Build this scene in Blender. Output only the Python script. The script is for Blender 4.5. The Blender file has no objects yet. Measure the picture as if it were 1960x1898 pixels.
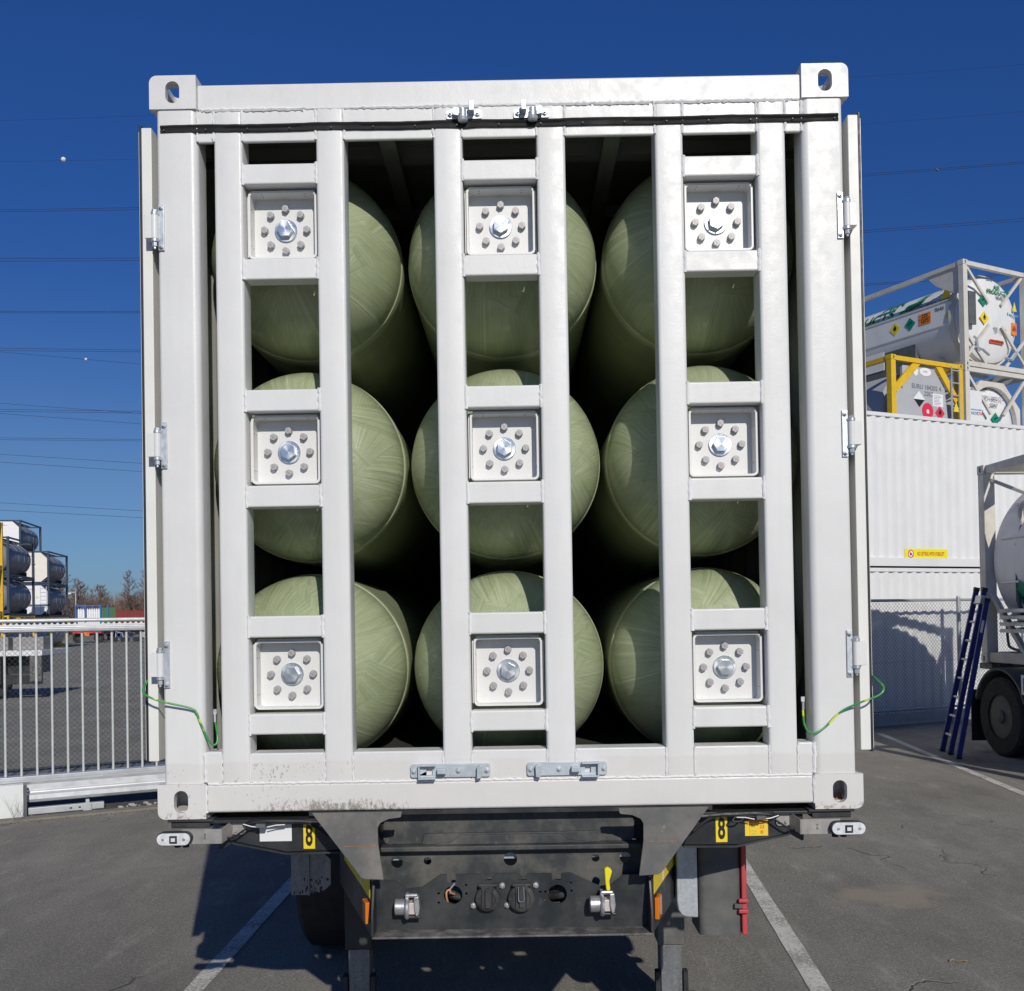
import bpy, bmesh, math, random
from mathutils import Vector, Matrix
from mathutils.geometry import tessellate_polygon
S = bpy.context.scene
COL = S.collection
random.seed(7)
R = math.radians
ZB = 1.174            # underside of the container above the ground

# ------------------------------------------------------------------ camera
cam_d = bpy.data.cameras.new('camera')
cam = bpy.data.objects.new('camera', cam_d); COL.objects.link(cam)
yaw, pitch, roll = -0.00344878782, 0.0130510626, -0.0169615220
fv = Vector((math.sin(yaw)*math.cos(pitch), math.cos(yaw)*math.cos(pitch), math.sin(pitch)))
rv = Vector((math.cos(yaw), -math.sin(yaw), 0)); uv = rv.cross(fv)
r2 = math.cos(roll)*rv + math.sin(roll)*uv; u2 = -math.sin(roll)*rv + math.cos(roll)*uv
mw = Matrix((r2, u2, -fv)).transposed().to_4x4(); mw.translation = (0.0291956, -3.4244, 1.85083)
cam.matrix_world = mw
cam_d.sensor_width = 36; cam_d.sensor_fit = 'HORIZONTAL'; cam_d.lens = 1890/1960*36
cam_d.shift_y = (1158.86-949)/1960
cam_d.clip_start = 0.1; cam_d.clip_end = 3000
S.camera = cam

# ------------------------------------------------------------------ light
sun_dir = Vector((-0.27, 1.0, -0.57)).normalized()      # the way the light travels
SUN_EL = math.asin(-sun_dir.z)
sun_d = bpy.data.lights.new('sun', 'SUN'); sun_d.energy = 3.2; sun_d.angle = R(0.5); sun_d.color = (1.0, 0.95, 0.86)
sun = bpy.data.objects.new('sun', sun_d); COL.objects.link(sun)
sun.rotation_euler = sun_dir.to_track_quat('-Z', 'Y').to_euler(); sun.location = (20, -40, 40)
W = bpy.data.worlds.new('World'); S.world = W; W.use_nodes = True
nt = W.node_tree; bg = nt.nodes['Background']
sky = nt.nodes.new('ShaderNodeTexSky'); sky.sky_type = 'NISHITA'; sky.sun_disc = False
sky.sun_elevation = SUN_EL; sky.sun_rotation = math.atan2(0.27, -1.0)
sky.altitude = 0; sky.air_density = 1.0; sky.dust_density = 0.3; sky.ozone_density = 6.0
# a clear polar-air sky is bluer than the model: tint by height, with the zenith also dimmed to lessen shadow fill
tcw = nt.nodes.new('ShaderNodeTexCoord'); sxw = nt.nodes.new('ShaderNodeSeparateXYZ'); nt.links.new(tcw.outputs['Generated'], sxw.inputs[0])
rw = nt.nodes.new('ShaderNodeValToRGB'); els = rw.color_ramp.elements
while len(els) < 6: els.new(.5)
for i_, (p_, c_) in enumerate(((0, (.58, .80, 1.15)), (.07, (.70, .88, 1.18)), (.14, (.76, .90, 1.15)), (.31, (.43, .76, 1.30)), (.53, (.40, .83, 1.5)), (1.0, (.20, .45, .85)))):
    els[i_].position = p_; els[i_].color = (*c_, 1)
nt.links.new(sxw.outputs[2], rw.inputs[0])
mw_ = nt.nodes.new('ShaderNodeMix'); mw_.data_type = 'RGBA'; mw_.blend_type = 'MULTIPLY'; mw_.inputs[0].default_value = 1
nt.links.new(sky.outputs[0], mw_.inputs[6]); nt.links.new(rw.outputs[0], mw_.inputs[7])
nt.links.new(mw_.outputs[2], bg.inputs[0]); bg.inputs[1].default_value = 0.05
S.view_settings.view_transform = 'Standard'; S.view_settings.look = 'None'
S.view_settings.gamma = 1; S.view_settings.exposure = 0; S.view_settings.use_curve_mapping = False

# ------------------------------------------------------------------ materials
class NT:
    def __init__(s, name):
        s.m = bpy.data.materials.new(name); s.m.use_nodes = True
        s.t = s.m.node_tree; s.b = s.t.nodes['Principled BSDF']
    def n(s, kind, **k):
        x = s.t.nodes.new('ShaderNode'+kind)
        for a, v in k.items(): setattr(x, a, v)
        return x
    def l(s, a, b): s.t.links.new(a, b)
    def coord(s, scale=(1,1,1), out='Object', rot=(0,0,0)):
        c = s.n('TexCoord'); mp = s.n('Mapping'); mp.inputs['Scale'].default_value = scale; mp.inputs['Rotation'].default_value = rot
        s.l(c.outputs[out], mp.inputs[0]); return mp.outputs[0]
    def noise(s, vec, scale=5, detail=4, rough=.55, dist=0):
        x = s.n('TexNoise'); x.inputs['Scale'].default_value = scale; x.inputs['Detail'].default_value = detail
        x.inputs['Roughness'].default_value = rough; x.inputs['Distortion'].default_value = dist
        if vec is not None: s.l(vec, x.inputs['Vector'])
        return x.outputs['Fac']
    def ramp(s, fac, stops):
        x = s.n('ValToRGB'); e = x.color_ramp.elements
        while len(e) < len(stops): e.new(0.5)
        for i, (p, c) in enumerate(stops):
            e[i].position = p; e[i].color = c if len(c) == 4 else (*c, 1)
        s.l(fac, x.inputs[0]); return x.outputs[0]
    def step(s, fac, a, b, lo=0., hi=1.):
        x = s.n('MapRange'); x.inputs[1].default_value = a; x.inputs[2].default_value = b
        x.inputs[3].default_value = lo; x.inputs[4].default_value = hi
        s.l(fac, x.inputs[0]); return x.outputs[0]
    def math(s, op, a, b=None, c=None):
        x = s.n('Math', operation=op)
        for i, v in enumerate((a, b, c)):
            if v is None: continue
            if isinstance(v, (int, float)): x.inputs[i].default_value = v
            else: s.l(v, x.inputs[i])
        return x.outputs[0]
    def mix(s, fac, a, b, mode='MIX'):
        x = s.n('Mix', data_type='RGBA', blend_type=mode)
        for i, v in ((0, fac), (6, a), (7, b)):
            if isinstance(v, (int, float)): x.inputs[i].default_value = v
            elif isinstance(v, tuple): x.inputs[i].default_value = v if len(v) == 4 else (*v, 1)
            else: s.l(v, x.inputs[i])
        return x.outputs[2]
    def sep(s, vec):
        x = s.n('SeparateXYZ'); s.l(vec, x.inputs[0]); return x.outputs
    def bump(s, h, strength=.3, dist=.01):
        x = s.n('Bump'); x.inputs['Strength'].default_value = strength; x.inputs['Distance'].default_value = dist
        s.l(h, x.inputs['Height']); s.l(x.outputs[0], s.b.inputs['Normal'])
    def set(s, **k):
        names = dict(col='Base Color', rough='Roughness', metal='Metallic', coat='Coat Weight', spec='Specular IOR Level', aniso='Anisotropic')
        for a, v in k.items():
            i = s.b.inputs[names[a]]
            if isinstance(v, (int, float)): i.default_value = v
            elif isinstance(v, tuple): i.default_value = (*v, 1)
            else: s.l(v, i)
        return s

def M(name, col, rough=.5, metal=0., var=.15, scale=8., bump=0., bscale=60., dirt=None, dfac=.4, coat=0, spec=.5):
    t = NT(name); v = t.coord(); f = t.noise(v, scale, 5)
    a = tuple(min(1, c*(1+var)) for c in col); b = tuple(c*(1-var) for c in col)
    c = t.ramp(f, [(.3, b), (.7, a)])
    if dirt:
        d = t.noise(t.coord((1,1,.35)), scale*1.7, 7, .7)
        c = t.mix(t.step(d, .52, .72, 0, dfac), c, dirt)
    rr = t.step(t.noise(v, scale*2.3, 4), .3, .7, max(.03, rough-.08), min(1, rough+.1))
    t.set(col=c, rough=rr, metal=metal, coat=coat, spec=spec)
    if bump: t.bump(t.noise(v, bscale, 4), bump, .004)
    return t.m

def container_white(clean=False):
    t = NT('white_container_paint' if not clean else 'white_box_paint'); o = t.coord(); x, y, z = t.sep(o)[:3]
    base = t.ramp(t.noise(o, 2.2, 6), [(.3, (.69, .688, .668)), (.7, (.765, .764, .745))])
    # faint vertical runs
    run = t.noise(t.coord((9, 9, .5)), 3, 6, .65)
    base = t.mix(t.step(run, .45, .72, 0, .32), base, (.66, .645, .62))
    if clean:
        t.set(col=base, rough=.4); t.bump(t.noise(o, 150, 3), .08, .004); return t.m
    sc = t.noise(t.coord((1, 1, 6), rot=(0, .5, 0)), 7, 8, .8)
    base = t.mix(t.step(sc, .66, .72, 0, .35), base, (.52, .50, .47))
    # road film on the bottom rail, below a ragged tide line
    tide = t.math('ADD', z, t.math('MULTIPLY', t.noise(o, 9, 4), -.02))
    low = t.step(tide, .186, .176)
    base = t.mix(t.math('MULTIPLY', low, .42), base, (.66, .605, .575))
    sp = t.noise(t.coord((1, 1, .45), rot=(0, .3, 0)), 130, 3, .6)
    dens = t.noise(o, 3.2, 4, .6)
    xm = t.step(x, .15, -.25, .35, 1)
    thr = t.math('MULTIPLY', t.step(dens, .36, .64), t.math('MULTIPLY', low, xm))
    speck = t.math('MULTIPLY', t.step(t.math('ADD', sp, t.math('MULTIPLY', thr, .16)), .755, .80), thr)
    base = t.mix(t.math('MULTIPLY', speck, .75), base, (.27, .22, .18))
    # mossy grime patch low on the beam
    dx = t.math('DIVIDE', t.math('ADD', x, .60), .26); dz = t.math('DIVIDE', t.math('ADD', z, -.032), .032)
    d2 = t.math('ADD', t.math('MULTIPLY', dx, dx), t.math('MULTIPLY', dz, dz))
    patch = t.math('MULTIPLY', t.step(d2, 1.5, .0), t.step(t.noise(o, 11, 4, .6), .33, .62, .35, 1))
    gn = t.noise(t.coord((1, 1, .5), rot=(0, .3, 0)), 85, 6, .75)
    gr = t.math('MULTIPLY', t.step(t.math('ADD', gn, t.math('MULTIPLY', patch, .28)), .60, .72), t.step(patch, 0, .2))
    base = t.mix(t.math('MULTIPLY', gr, .70), base, (.16, .135, .085))
    # chipped, rusty lower lip
    lip = t.step(z, .028, .008)
    ch = t.math('MULTIPLY', lip, t.step(t.noise(o, 55, 5, .7), .5, .62))
    base = t.mix(t.math('MULTIPLY', ch, .7), base, (.22, .12, .08))
    rs = t.noise(o, 13, 2); rr = t.math('MULTIPLY', t.step(rs, .775, .80), t.step(z, .3, .2, .0, 1))
    base = t.mix(rr, base, (.45, .16, .05))
    t.set(col=base, rough=t.step(t.noise(o, 20, 5), .3, .7, .3, .5), spec=.5)
    t.bump(t.math('ADD', t.noise(o, 150, 3), t.math('MULTIPLY', t.noise(o, 22, 3), 1.3)), .09, .004)
    return t.m

def fibre():
    t = NT('wound_glass_fibre')
    tc = t.n('TexCoord'); o = tc.outputs['Object']; x, y, z = t.sep(o)[:3]
    rad = t.math('SQRT', t.math('ADD', t.math('MULTIPLY', x, x), t.math('MULTIPLY', z, z)))
    ang = t.math('ARCTAN2', z, x)
    def family(r0, sg, seed, fr, al):
        # chords tangent to a circle round the boss: the path a fibre takes over the dome
        q = t.math('ARCCOSINE', t.math('MINIMUM', .999, t.math('DIVIDE', r0, t.math('MAXIMUM', rad, r0*1.01))))
        ph = t.math('ADD', ang, t.math('MULTIPLY', q, sg))
        c = t.n('CombineXYZ'); t.l(t.math('MULTIPLY', t.math('COSINE', ph), fr), c.inputs[0]); t.l(t.math('MULTIPLY', t.math('SINE', ph), fr), c.inputs[1])
        t.l(t.math('MULTIPLY_ADD', rad, al, seed), c.inputs[2]); return c.outputs[0]
    f1 = t.noise(family(.060, 1, 3.1, 34, 2.5), 1, 8, .70); f2 = t.noise(family(.060, -1, 8.4, 34, 2.5), 1, 8, .70)
    f3 = t.noise(family(.17, 1, 1.7, 26, 2), 1, 8, .70); f4 = t.noise(family(.22, -1, 5.2, 24, 2), 1, 8, .70)
    m1 = t.step(t.noise(family(.17, 1, 9.9, 1.6, 1.5), 1, 2), .46, .50); m2 = t.step(t.noise(family(.22, -1, 2.2, 1.9, 1.2), 1, 2), .49, .53)
    m3 = t.step(t.noise(family(.060, -1, 4.4, 2.6, 1.0), 1, 2), .47, .51)
    tone = t.math('ADD', t.math('MULTIPLY', m1, .5), t.math('ADD', t.math('MULTIPLY', m2, -.35), t.math('MULTIPLY', m3, .4)))
    c1 = t.math('MULTIPLY_ADD', tone, .35, .40)
    cv = t.n('CombineXYZ'); t.l(t.math('MULTIPLY', t.math('SINE', ang), .9), cv.inputs[0]); t.l(t.math('MULTIPLY', t.math('COSINE', ang), .9), cv.inputs[2])
    t.l(t.math('ADD', t.math('MULTIPLY', y, 75), t.math('MULTIPLY', ang, 2)), cv.inputs[1])
    hoop = t.noise(cv.outputs[0], 1.6, 6, .65)
    body = t.step(y, .30, .36)
    dome = t.mix(m2, t.mix(m3, t.mix(.5, f1, f2), f2), t.mix(m1, f3, f4))
    f = t.mix(body, dome, hoop)
    bw = t.n('RGBToBW'); t.l(f, bw.inputs[0]); f = bw.outputs[0]
    big = t.noise(o, 5, 3)
    f2 = t.math('ADD', t.math('MULTIPLY', f, .62), t.math('ADD', t.math('MULTIPLY', c1, .18), t.math('MULTIPLY', big, .20)))
    col = t.ramp(f2, [(.28, (.22, .262, .142)), (.43, (.31, .358, .21)), (.54, (.40, .45, .285)), (.67, (.58, .62, .44))])
    # pale resin lip where the hoop layer starts
    edge = t.math('MULTIPLY', t.step(y, .345, .36), t.step(y, .40, .37))
    col = t.mix(t.math('MULTIPLY', edge, .45), col, (.62, .60, .42))
    t.set(col=col, rough=t.step(f, .2, .8, .27, .5), coat=.5)
    t.b.inputs['Coat Roughness'].default_value = .18
    t.b.inputs['Subsurface Weight'].default_value = .0
    t.bump(f, .5, .007)
    return t.m

def asphalt():
    t = NT('worn_asphalt'); o = t.coord(out='Object'); x, y, z = t.sep(o)[:3]
    big = t.noise(o, .35, 6, .6); mid = t.noise(t.coord((1, .45, 1)), 2.2, 8, .7); fine = t.noise(o, 55, 6, .85); agg = t.noise(o, 120, 3, .7)
    c = t.ramp(mid, [(.3, (.235, .222, .192)), (.5, (.32, .302, .262)), (.72, (.43, .41, .355))])
    c = t.mix(t.step(big, .38, .60, 0, .6), c, (.205, .194, .172))
    c = t.mix(t.step(fine, .47, .60, .0, .75), c, (.50, .47, .41))
    c = t.mix(t.step(agg, .50, .62, 0, .65), c, (.07, .066, .06))
    mot = t.noise(t.coord((1, .5, 1), rot=(0, 0, -.3)), 1.3, 8, .68)
    c = t.mix(t.step(mot, .48, .66, 0, .45), c, (.15, .143, .128))
    # pale scuffs and pebbles
    st = t.noise(t.coord((1, .28, 1), rot=(0, 0, .5)), 5, 7, .75)
    c = t.mix(t.step(st, .56, .72, 0, .5), c, (.54, .51, .45))
    pb = t.n('TexVoronoi'); pb.inputs['Scale'].default_value = 9; t.l(o, pb.inputs['Vector'])
    pc = t.sep(pb.outputs['Color'])
    peb = t.math('MULTIPLY', t.math('LESS_THAN', pb.outputs['Distance'], .055), t.math('GREATER_THAN', pc[0], .8))
    c = t.mix(t.math('MULTIPLY', peb, .7), c, (.5, .48, .44))
    # cracks
    wv = t.n('TexNoise'); wv.inputs['Scale'].default_value = 1.8; wv.inputs['Detail'].default_value = 6; t.l(o, wv.inputs['Vector'])
    ad = t.n('VectorMath', operation='MULTIPLY_ADD'); ad.inputs[1].default_value = (.9, .9, .9); t.l(wv.outputs['Color'], ad.inputs[0]); t.l(o, ad.inputs[2])
    vc = t.n('TexVoronoi', feature='DISTANCE_TO_EDGE'); vc.inputs['Scale'].default_value = .55; t.l(ad.outputs[0], vc.inputs['Vector'])
    crk = t.math('MULTIPLY', t.step(vc.outputs['Distance'], .009, .002), t.step(t.noise(o, 1.1, 2), .57, .63))
    c = t.mix(t.math('MULTIPLY', crk, .4), c, (.06, .055, .05))
    # bare earthy patch
    dx = t.math('DIVIDE', t.math('ADD', x, -2.42), .36); dy = t.math('DIVIDE', t.math('ADD', y, -3.02), .30)
    d2 = t.math('ADD', t.math('MULTIPLY', dx, dx), t.math('MULTIPLY', dy, dy))
    d2 = t.math('ADD', d2, t.math('MULTIPLY', t.math('ADD', t.noise(o, 4, 5), -.5), 3.2))
    c = t.mix(t.step(d2, 1.0, .3, 0, .7), c, (.42, .35, .27))
    t.set(col=c, rough=.9, spec=.25)
    h = t.math('ADD', t.math('MULTIPLY', fine, .8), t.math('ADD', t.math('MULTIPLY', agg, .5), t.math('MULTIPLY', crk, -1.2)))
    t.bump(h, .9, .014)
    return t.m

def road_paint():
    t = NT('worn_road_paint'); o = t.coord(); n = t.noise(o, 55, 7, .85); n2 = t.noise(o, 3, 3)
    k = t.step(t.math('ADD', n, t.math('MULTIPLY', n2, .4)), .66, .78, 0, .85)
    t.set(col=t.mix(k, (.72, .70, .64), (.26, .24, .21)), rough=.85, spec=.2); t.bump(n, .5, .006); return t.m

def cross_bolt():
    t = NT('bolt_with_red_cross'); o = t.coord(); x, y, z = t.sep(o)[:3]
    ax = t.math('ABSOLUTE', x); az = t.math('ABSOLUTE', z)
    d = t.math('ABSOLUTE', t.math('SUBTRACT', ax, t.math('MULTIPLY', az, .72)))
    r = t.math('ADD', t.math('MULTIPLY', x, x), t.math('MULTIPLY', z, z))
    k = t.math('MULTIPLY', t.math('LESS_THAN', d, .00055), t.math('LESS_THAN', r, .00008))
    k = t.math('MULTIPLY', k, t.math('LESS_THAN', y, -.0185))
    c = t.ramp(t.noise(o, 120, 4), [(.3, (.32, .33, .335)), (.7, (.43, .44, .445))])
    t.set(col=t.mix(k, c, (.45, .10, .10)), rough=.5, metal=.2); return t.m

def turned_steel():
    t = NT('turned_steel'); t.set(col=(.70, .72, .73), metal=.85, rough=t.step(t.noise(t.coord((1, 1, 1)), 60, 4), .3, .7, .24, .38), aniso=.5)
    tg = t.n('Tangent', direction_type='RADIAL', axis='Y'); t.l(tg.outputs[0], t.b.inputs['Tangent'])
    return t.m

def dusty(name, col, dust, amt=.6, rough=.5, sc=6):
    t = NT(name); o = t.coord(); f = t.noise(o, sc, 7, .65); g = t.noise(t.coord((1, 1, .4)), sc*5, 6, .75)
    c = t.mix(t.step(f, .42, .68, 0, amt), col, dust)
    c = t.mix(t.step(g, .6, .72, 0, amt*.8), c, tuple(min(1, k*1.35) for k in dust))
    t.set(col=c, rough=t.step(f, .3, .7, rough-.1, rough+.25)); t.bump(g, .15, .003); return t.m

def galv(name, a, b):
    t = NT(name); o = t.coord(); v = t.n('TexVoronoi'); v.inputs['Scale'].default_value = 120; t.l(o, v.inputs['Vector'])
    k = t.sep(v.outputs['Color'])[0]; o = t.coord((1, 1, .2))
    f = t.math('ADD', t.math('MULTIPLY', k, .2), t.math('MULTIPLY', t.noise(o, 22, 6, .65), .8))
    t.set(col=t.ramp(f, [(.3, a), (.7, b)]), rough=.48, metal=.55); return t.m

def bark_mat():
    t = NT('bare_twigs'); o = t.coord(); t.set(col=t.ramp(t.noise(o, 1.2, 4), [(.3, (.13, .085, .065)), (.7, (.24, .17, .135))]), rough=.9); return t.m

white = container_white(); white_c = container_white(True); fib = fibre(); asph = asphalt(); paint = road_paint()
weldm = M('weld_paint', (.80, .80, .79), .26, var=.04)
weldm2 = weldm
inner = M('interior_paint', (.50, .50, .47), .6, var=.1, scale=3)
inner_d = M('interior_shaded_paint', (.24, .245, .22), .7, var=.2, scale=3); floor_d = M('interior_floor', (.035, .035, .033), .8, var=.3)  # roof, end and floor colours lowered to deepen the shade inside
boltm = cross_bolt(); turned = turned_steel()
zinc = M('zinc_plated_steel', (.60, .63, .66), .42, .6, .15, 30, dirt=(.30, .28, .26), dfac=.4)
zincp = M('passivated_zinc_plate', (.52, .58, .61), .45, .35, .12, 25, dirt=(.35, .33, .30), dfac=.4)
hingep = M('hinge_paint', (.74, .74, .72), .38, var=.05)
doorp = M('door_edge_aluminium', (.77, .765, .72), .45, var=.05, scale=4)
rubber = M('black_rubber', (.018, .018, .02), .5, var=.3, scale=20)
tyre = M('tyre_rubber', (.022, .022, .022), .8, var=.3, scale=10, bump=.2)
rubber_d = dusty('dusty_black_rubber', (.025, .026, .028), (.12, .115, .11), .5, .6, 10)
chas = dusty('dark_grey_chassis_paint', (.019, .023, .026), (.085, .084, .08), .5, .42, 5)
chas_d = dusty('dusty_chassis_paint', (.115, .116, .113), (.25, .23, .20), .85, .6, 5)
chas_m = dusty('mid_dusty_chassis_paint', (.036, .040, .042), (.15, .14, .12), .75, .55, 9)
chas_k = dusty('black_chassis_paint', (.022, .024, .027), (.08, .08, .078), .4, .35, 6)
rustm = M('rusty_edge', (.30, .15, .08), .8, var=.35, scale=40)
lipm = dusty('scraped_steel_lip', (.07, .065, .06), (.26, .25, .23), .9, .6, 14)
galvm = galv('galvanised_sheet', (.42, .45, .48), (.62, .65, .68))
galvd = galv('weathered_zinc_plate', (.16, .17, .18), (.30, .31, .32))
stain = M('stainless_bracket', (.42, .40, .37), .5, .55, .12, 18, dirt=(.22, .19, .16), dfac=.5)
yel = M('yellow_sticker', (.86, .66, .02), .45, var=.05)
black = M('black_print', (.012, .012, .012), .5, var=.1)
amber = M('amber_reflector', (.75, .20, .01), .2, var=.08, coat=.6)
whitest = M('white_sticker', (.80, .80, .80), .5, var=.04, dirt=(.6, .6, .58), dfac=.5)
redp = M('red_plastic', (.50, .06, .065), .5, var=.1, dirt=(.45, .2, .2), dfac=.4)
greyp = dusty('dark_grey_plastic', (.095, .098, .098), (.19, .185, .175), .6, .6, 8)
alum = M('cast_aluminium', (.58, .57, .57), .38, .75, .15, 35)
yhandle = M('yellow_plastic', (.83, .72, .02), .4, var=.05)
lensm = M('clear_lens', (.80, .82, .84), .22, .15, .15, 60, coat=.5)
orangew = M('orange_wire', (.62, .30, .16), .6, var=.15)
def earth():
    t = NT('green_yellow_cable'); o = t.coord(); w = t.noise(t.coord((1, 1, 1)), 16, 1)
    t.set(col=t.mix(t.step(w, .56, .60), (.04, .30, .06), (.62, .72, .06)), rough=.4); return t.m
earthm = earth()

# ------------------------------------------------------------------ mesh builder
class MB:
    def __init__(s): s.v = []; s.f = []
    def add(s, vs, fs):
        b = len(s.v); s.v += [tuple(x) for x in vs]; s.f += [tuple(i+b for i in f) for f in fs]; return s
    def box(s, x0, x1, y0, y1, z0, z1, m=None):
        vs = [Vector((x, y, z)) for x in (x0, x1) for y in (y0, y1) for z in (z0, z1)]
        if m is not None: vs = [m @ v for v in vs]
        return s.add(vs, [(0,1,3,2),(4,6,7,5),(0,4,5,1),(2,3,7,6),(0,2,6,4),(1,5,7,3)])
    def bar(s, a, b, w, h, up=(0,0,1)):
        a = Vector(a); b = Vector(b); d = (b-a).normalized(); up = Vector(up)
        if abs(d.dot(up)) > .99: up = Vector((1,0,0))
        sx = d.cross(up).normalized(); sz = sx.cross(d)
        vs = [p + sx*i*w/2 + sz*j*h/2 for p in (a, b) for i, j in ((-1,-1),(1,-1),(1,1),(-1,1))]
        return s.add(vs, [(0,1,2,3),(7,6,5,4),(0,4,5,1),(1,5,6,2),(2,6,7,3),(3,7,4,0)])
    def cyl(s, a, b, r, n=16, r2=None):
        a = Vector(a); b = Vector(b); r2 = r if r2 is None else r2; d = (b-a).normalized()
        up = Vector((0,0,1)) if abs(d.z) < .9 else Vector((1,0,0))
        sx = d.cross(up).normalized(); sy = d.cross(sx)
        vs = [p + (sx*math.cos(t)+sy*math.sin(t))*q for p, q in ((a, r), (b, r2)) for t in [i*2*math.pi/n for i in range(n)]]
        fs = [(i, (i+1) % n, n+(i+1) % n, n+i) for i in range(n)] + [tuple(range(n)), tuple(range(2*n-1, n-1, -1))]
        return s.add(vs, fs)
    def tube(s, pts, r, n=8):
        pts = [Vector(p) for p in pts]; rs = r if isinstance(r, (list, tuple)) else [r]*len(pts)
        prev = None; vs = []
        for i, p in enumerate(pts):
            d = (pts[min(i+1, len(pts)-1)]-pts[max(i-1, 0)])
            d = d.normalized() if d.length > 1e-9 else Vector((0,0,1))
            if prev is None:
                up = Vector((0,0,1)) if abs(d.z) < .9 else Vector((1,0,0)); sx = d.cross(up).normalized()
            else: sx = (prev - d*prev.dot(d)).normalized()
            prev = sx; sy = d.cross(sx)
            vs += [p+(sx*math.cos(k*2*math.pi/n)+sy*math.sin(k*2*math.pi/n))*rs[i] for k in range(n)]
        fs = []
        for i in range(len(pts)-1):
            fs += [(i*n+k, i*n+(k+1) % n, (i+1)*n+(k+1) % n, (i+1)*n+k) for k in range(n)]
        fs += [tuple(range(n)), tuple(range(len(vs)-1, len(vs)-n-1, -1))]
        return s.add(vs, fs)
    def lathe(s, prof, o=(0,0,0), axis='y', n=48, caps=True):
        o = Vector(o); vs = []
        for (h, r) in prof:
            for k in range(n):
                c, q = math.cos(k*2*math.pi/n)*r, math.sin(k*2*math.pi/n)*r
                p = {'y': (c, h, q), 'x': (h, c, q), 'z': (c, q, h)}[axis]
                vs.append(o+Vector(p))
        fs = [(i*n+k, i*n+(k+1) % n, (i+1)*n+(k+1) % n, (i+1)*n+k) for i in range(len(prof)-1) for k in range(n)]
        if caps: fs += [tuple(range(n)), tuple(range(len(vs)-1, len(vs)-n-1, -1))]
        return s.add(vs, fs)
    def prism(s, poly, a, b, axis='y', holes=()):
        loops = [list(poly)] + [list(h) for h in holes]
        tri = tessellate_polygon([[Vector((p[0], p[1], 0)) for p in lp] for lp in loops])
        flat = [p for lp in loops for p in lp]; n = len(flat)
        def P(p, h): return {'y': (p[0], h, p[1]), 'z': (p[0], p[1], h), 'x': (h, p[0], p[1])}[axis]
        vs = [P(p, a) for p in flat]+[P(p, b) for p in flat]
        fs = [tuple(t) for t in tri]+[tuple(i+n for i in reversed(t)) for t in tri]
        k = 0
        for lp in loops:
            m = len(lp)
            fs += [(k+i, k+(i+1) % m, n+k+(i+1) % m, n+k+i) for i in range(m)]; k += m
        return s.add(vs, fs)
    def xf(s, m):
        s.v = [tuple(m @ Vector(v)) for v in s.v]; return s

def build(name, mb, mat, parent=None, bevel=0, seg=2, ang=35, smooth=True, **props):
    me = bpy.data.meshes.new(name); me.from_pydata(mb.v, [], mb.f)
    bm = bmesh.new(); bm.from_mesh(me); bmesh.ops.recalc_face_normals(bm, faces=bm.faces); bm.to_mesh(me); bm.free()
    me.materials.append(mat)
    if smooth:
        me.polygons.foreach_set('use_smooth', [True]*len(me.polygons)); me.set_sharp_from_angle(angle=R(ang))
    o = bpy.data.objects.new(name, me); COL.objects.link(o)
    if parent: o.parent = parent
    if bevel:
        b = o.modifiers.new('bevel', 'BEVEL'); b.width = bevel; b.segments = seg; b.limit_method = 'ANGLE'; b.angle_limit = R(40); b.harden_normals = smooth
    for k, v in props.items(): o[k] = v
    return o
def thing(name, label, cat, loc=(0,0,0), rz=0, group=None, euler=None):
    o = bpy.data.objects.new(name, None); COL.objects.link(o); o.location = loc; o.rotation_euler = euler or (0, 0, rz)
    o.empty_display_size = .2; o['label'] = label; o['category'] = cat
    if group: o['group'] = group
    return o
def tag(o, label, cat, group=None):
    o['label'] = label; o['category'] = cat
    if group: o['group'] = group
    return o
def kids(o): return [c for c in list(COL.objects) if c.parent == o]
def dup(root, loc=None, rz=None, label=None, group=None, parent=None):
    idx = {}
    for c in COL.objects:
        if c.parent: idx.setdefault(c.parent, []).append(c)
    def cp(o, par):
        c = o.copy(); COL.objects.link(c)
        if par: c.parent = par
        for k in idx.get(o, []): cp(k, c)
        return c
    r = cp(root, parent)
    if loc is not None: r.location = loc
    if rz is not None: r.rotation_euler = (0, 0, rz)
    if label: r['label'] = label
    if group: r['group'] = group
    return r
def rrect(x0, x1, y0, y1, r, n=5, corners=(1,1,1,1)):
    out = []
    for i, (cx, cy, a) in enumerate(((x1, y1, 0), (x0, y1, 90), (x0, y0, 180), (x1, y0, 270))):
        rr = r if corners[i] == 1 else corners[i]
        if not rr: out.append((cx, cy)); continue
        ox = cx-rr if cx == x1 else cx+rr; oy = cy-rr if cy == y1 else cy+rr
        out += [(ox+rr*math.cos(R(a+90*k/n)), oy+rr*math.sin(R(a+90*k/n))) for k in range(n+1)]
    return out
def circ(cx, cy, r, n=20): return [(cx+r*math.cos(2*math.pi*k/n), cy+r*math.sin(2*math.pi*k/n)) for k in range(n)]
def hexa(cx, cy, af, rot=0): return [(cx+af/math.sqrt(3)*math.cos(R(60*k+30)+rot), cy+af/math.sqrt(3)*math.sin(R(60*k+30)+rot)) for k in range(6)]

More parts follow.
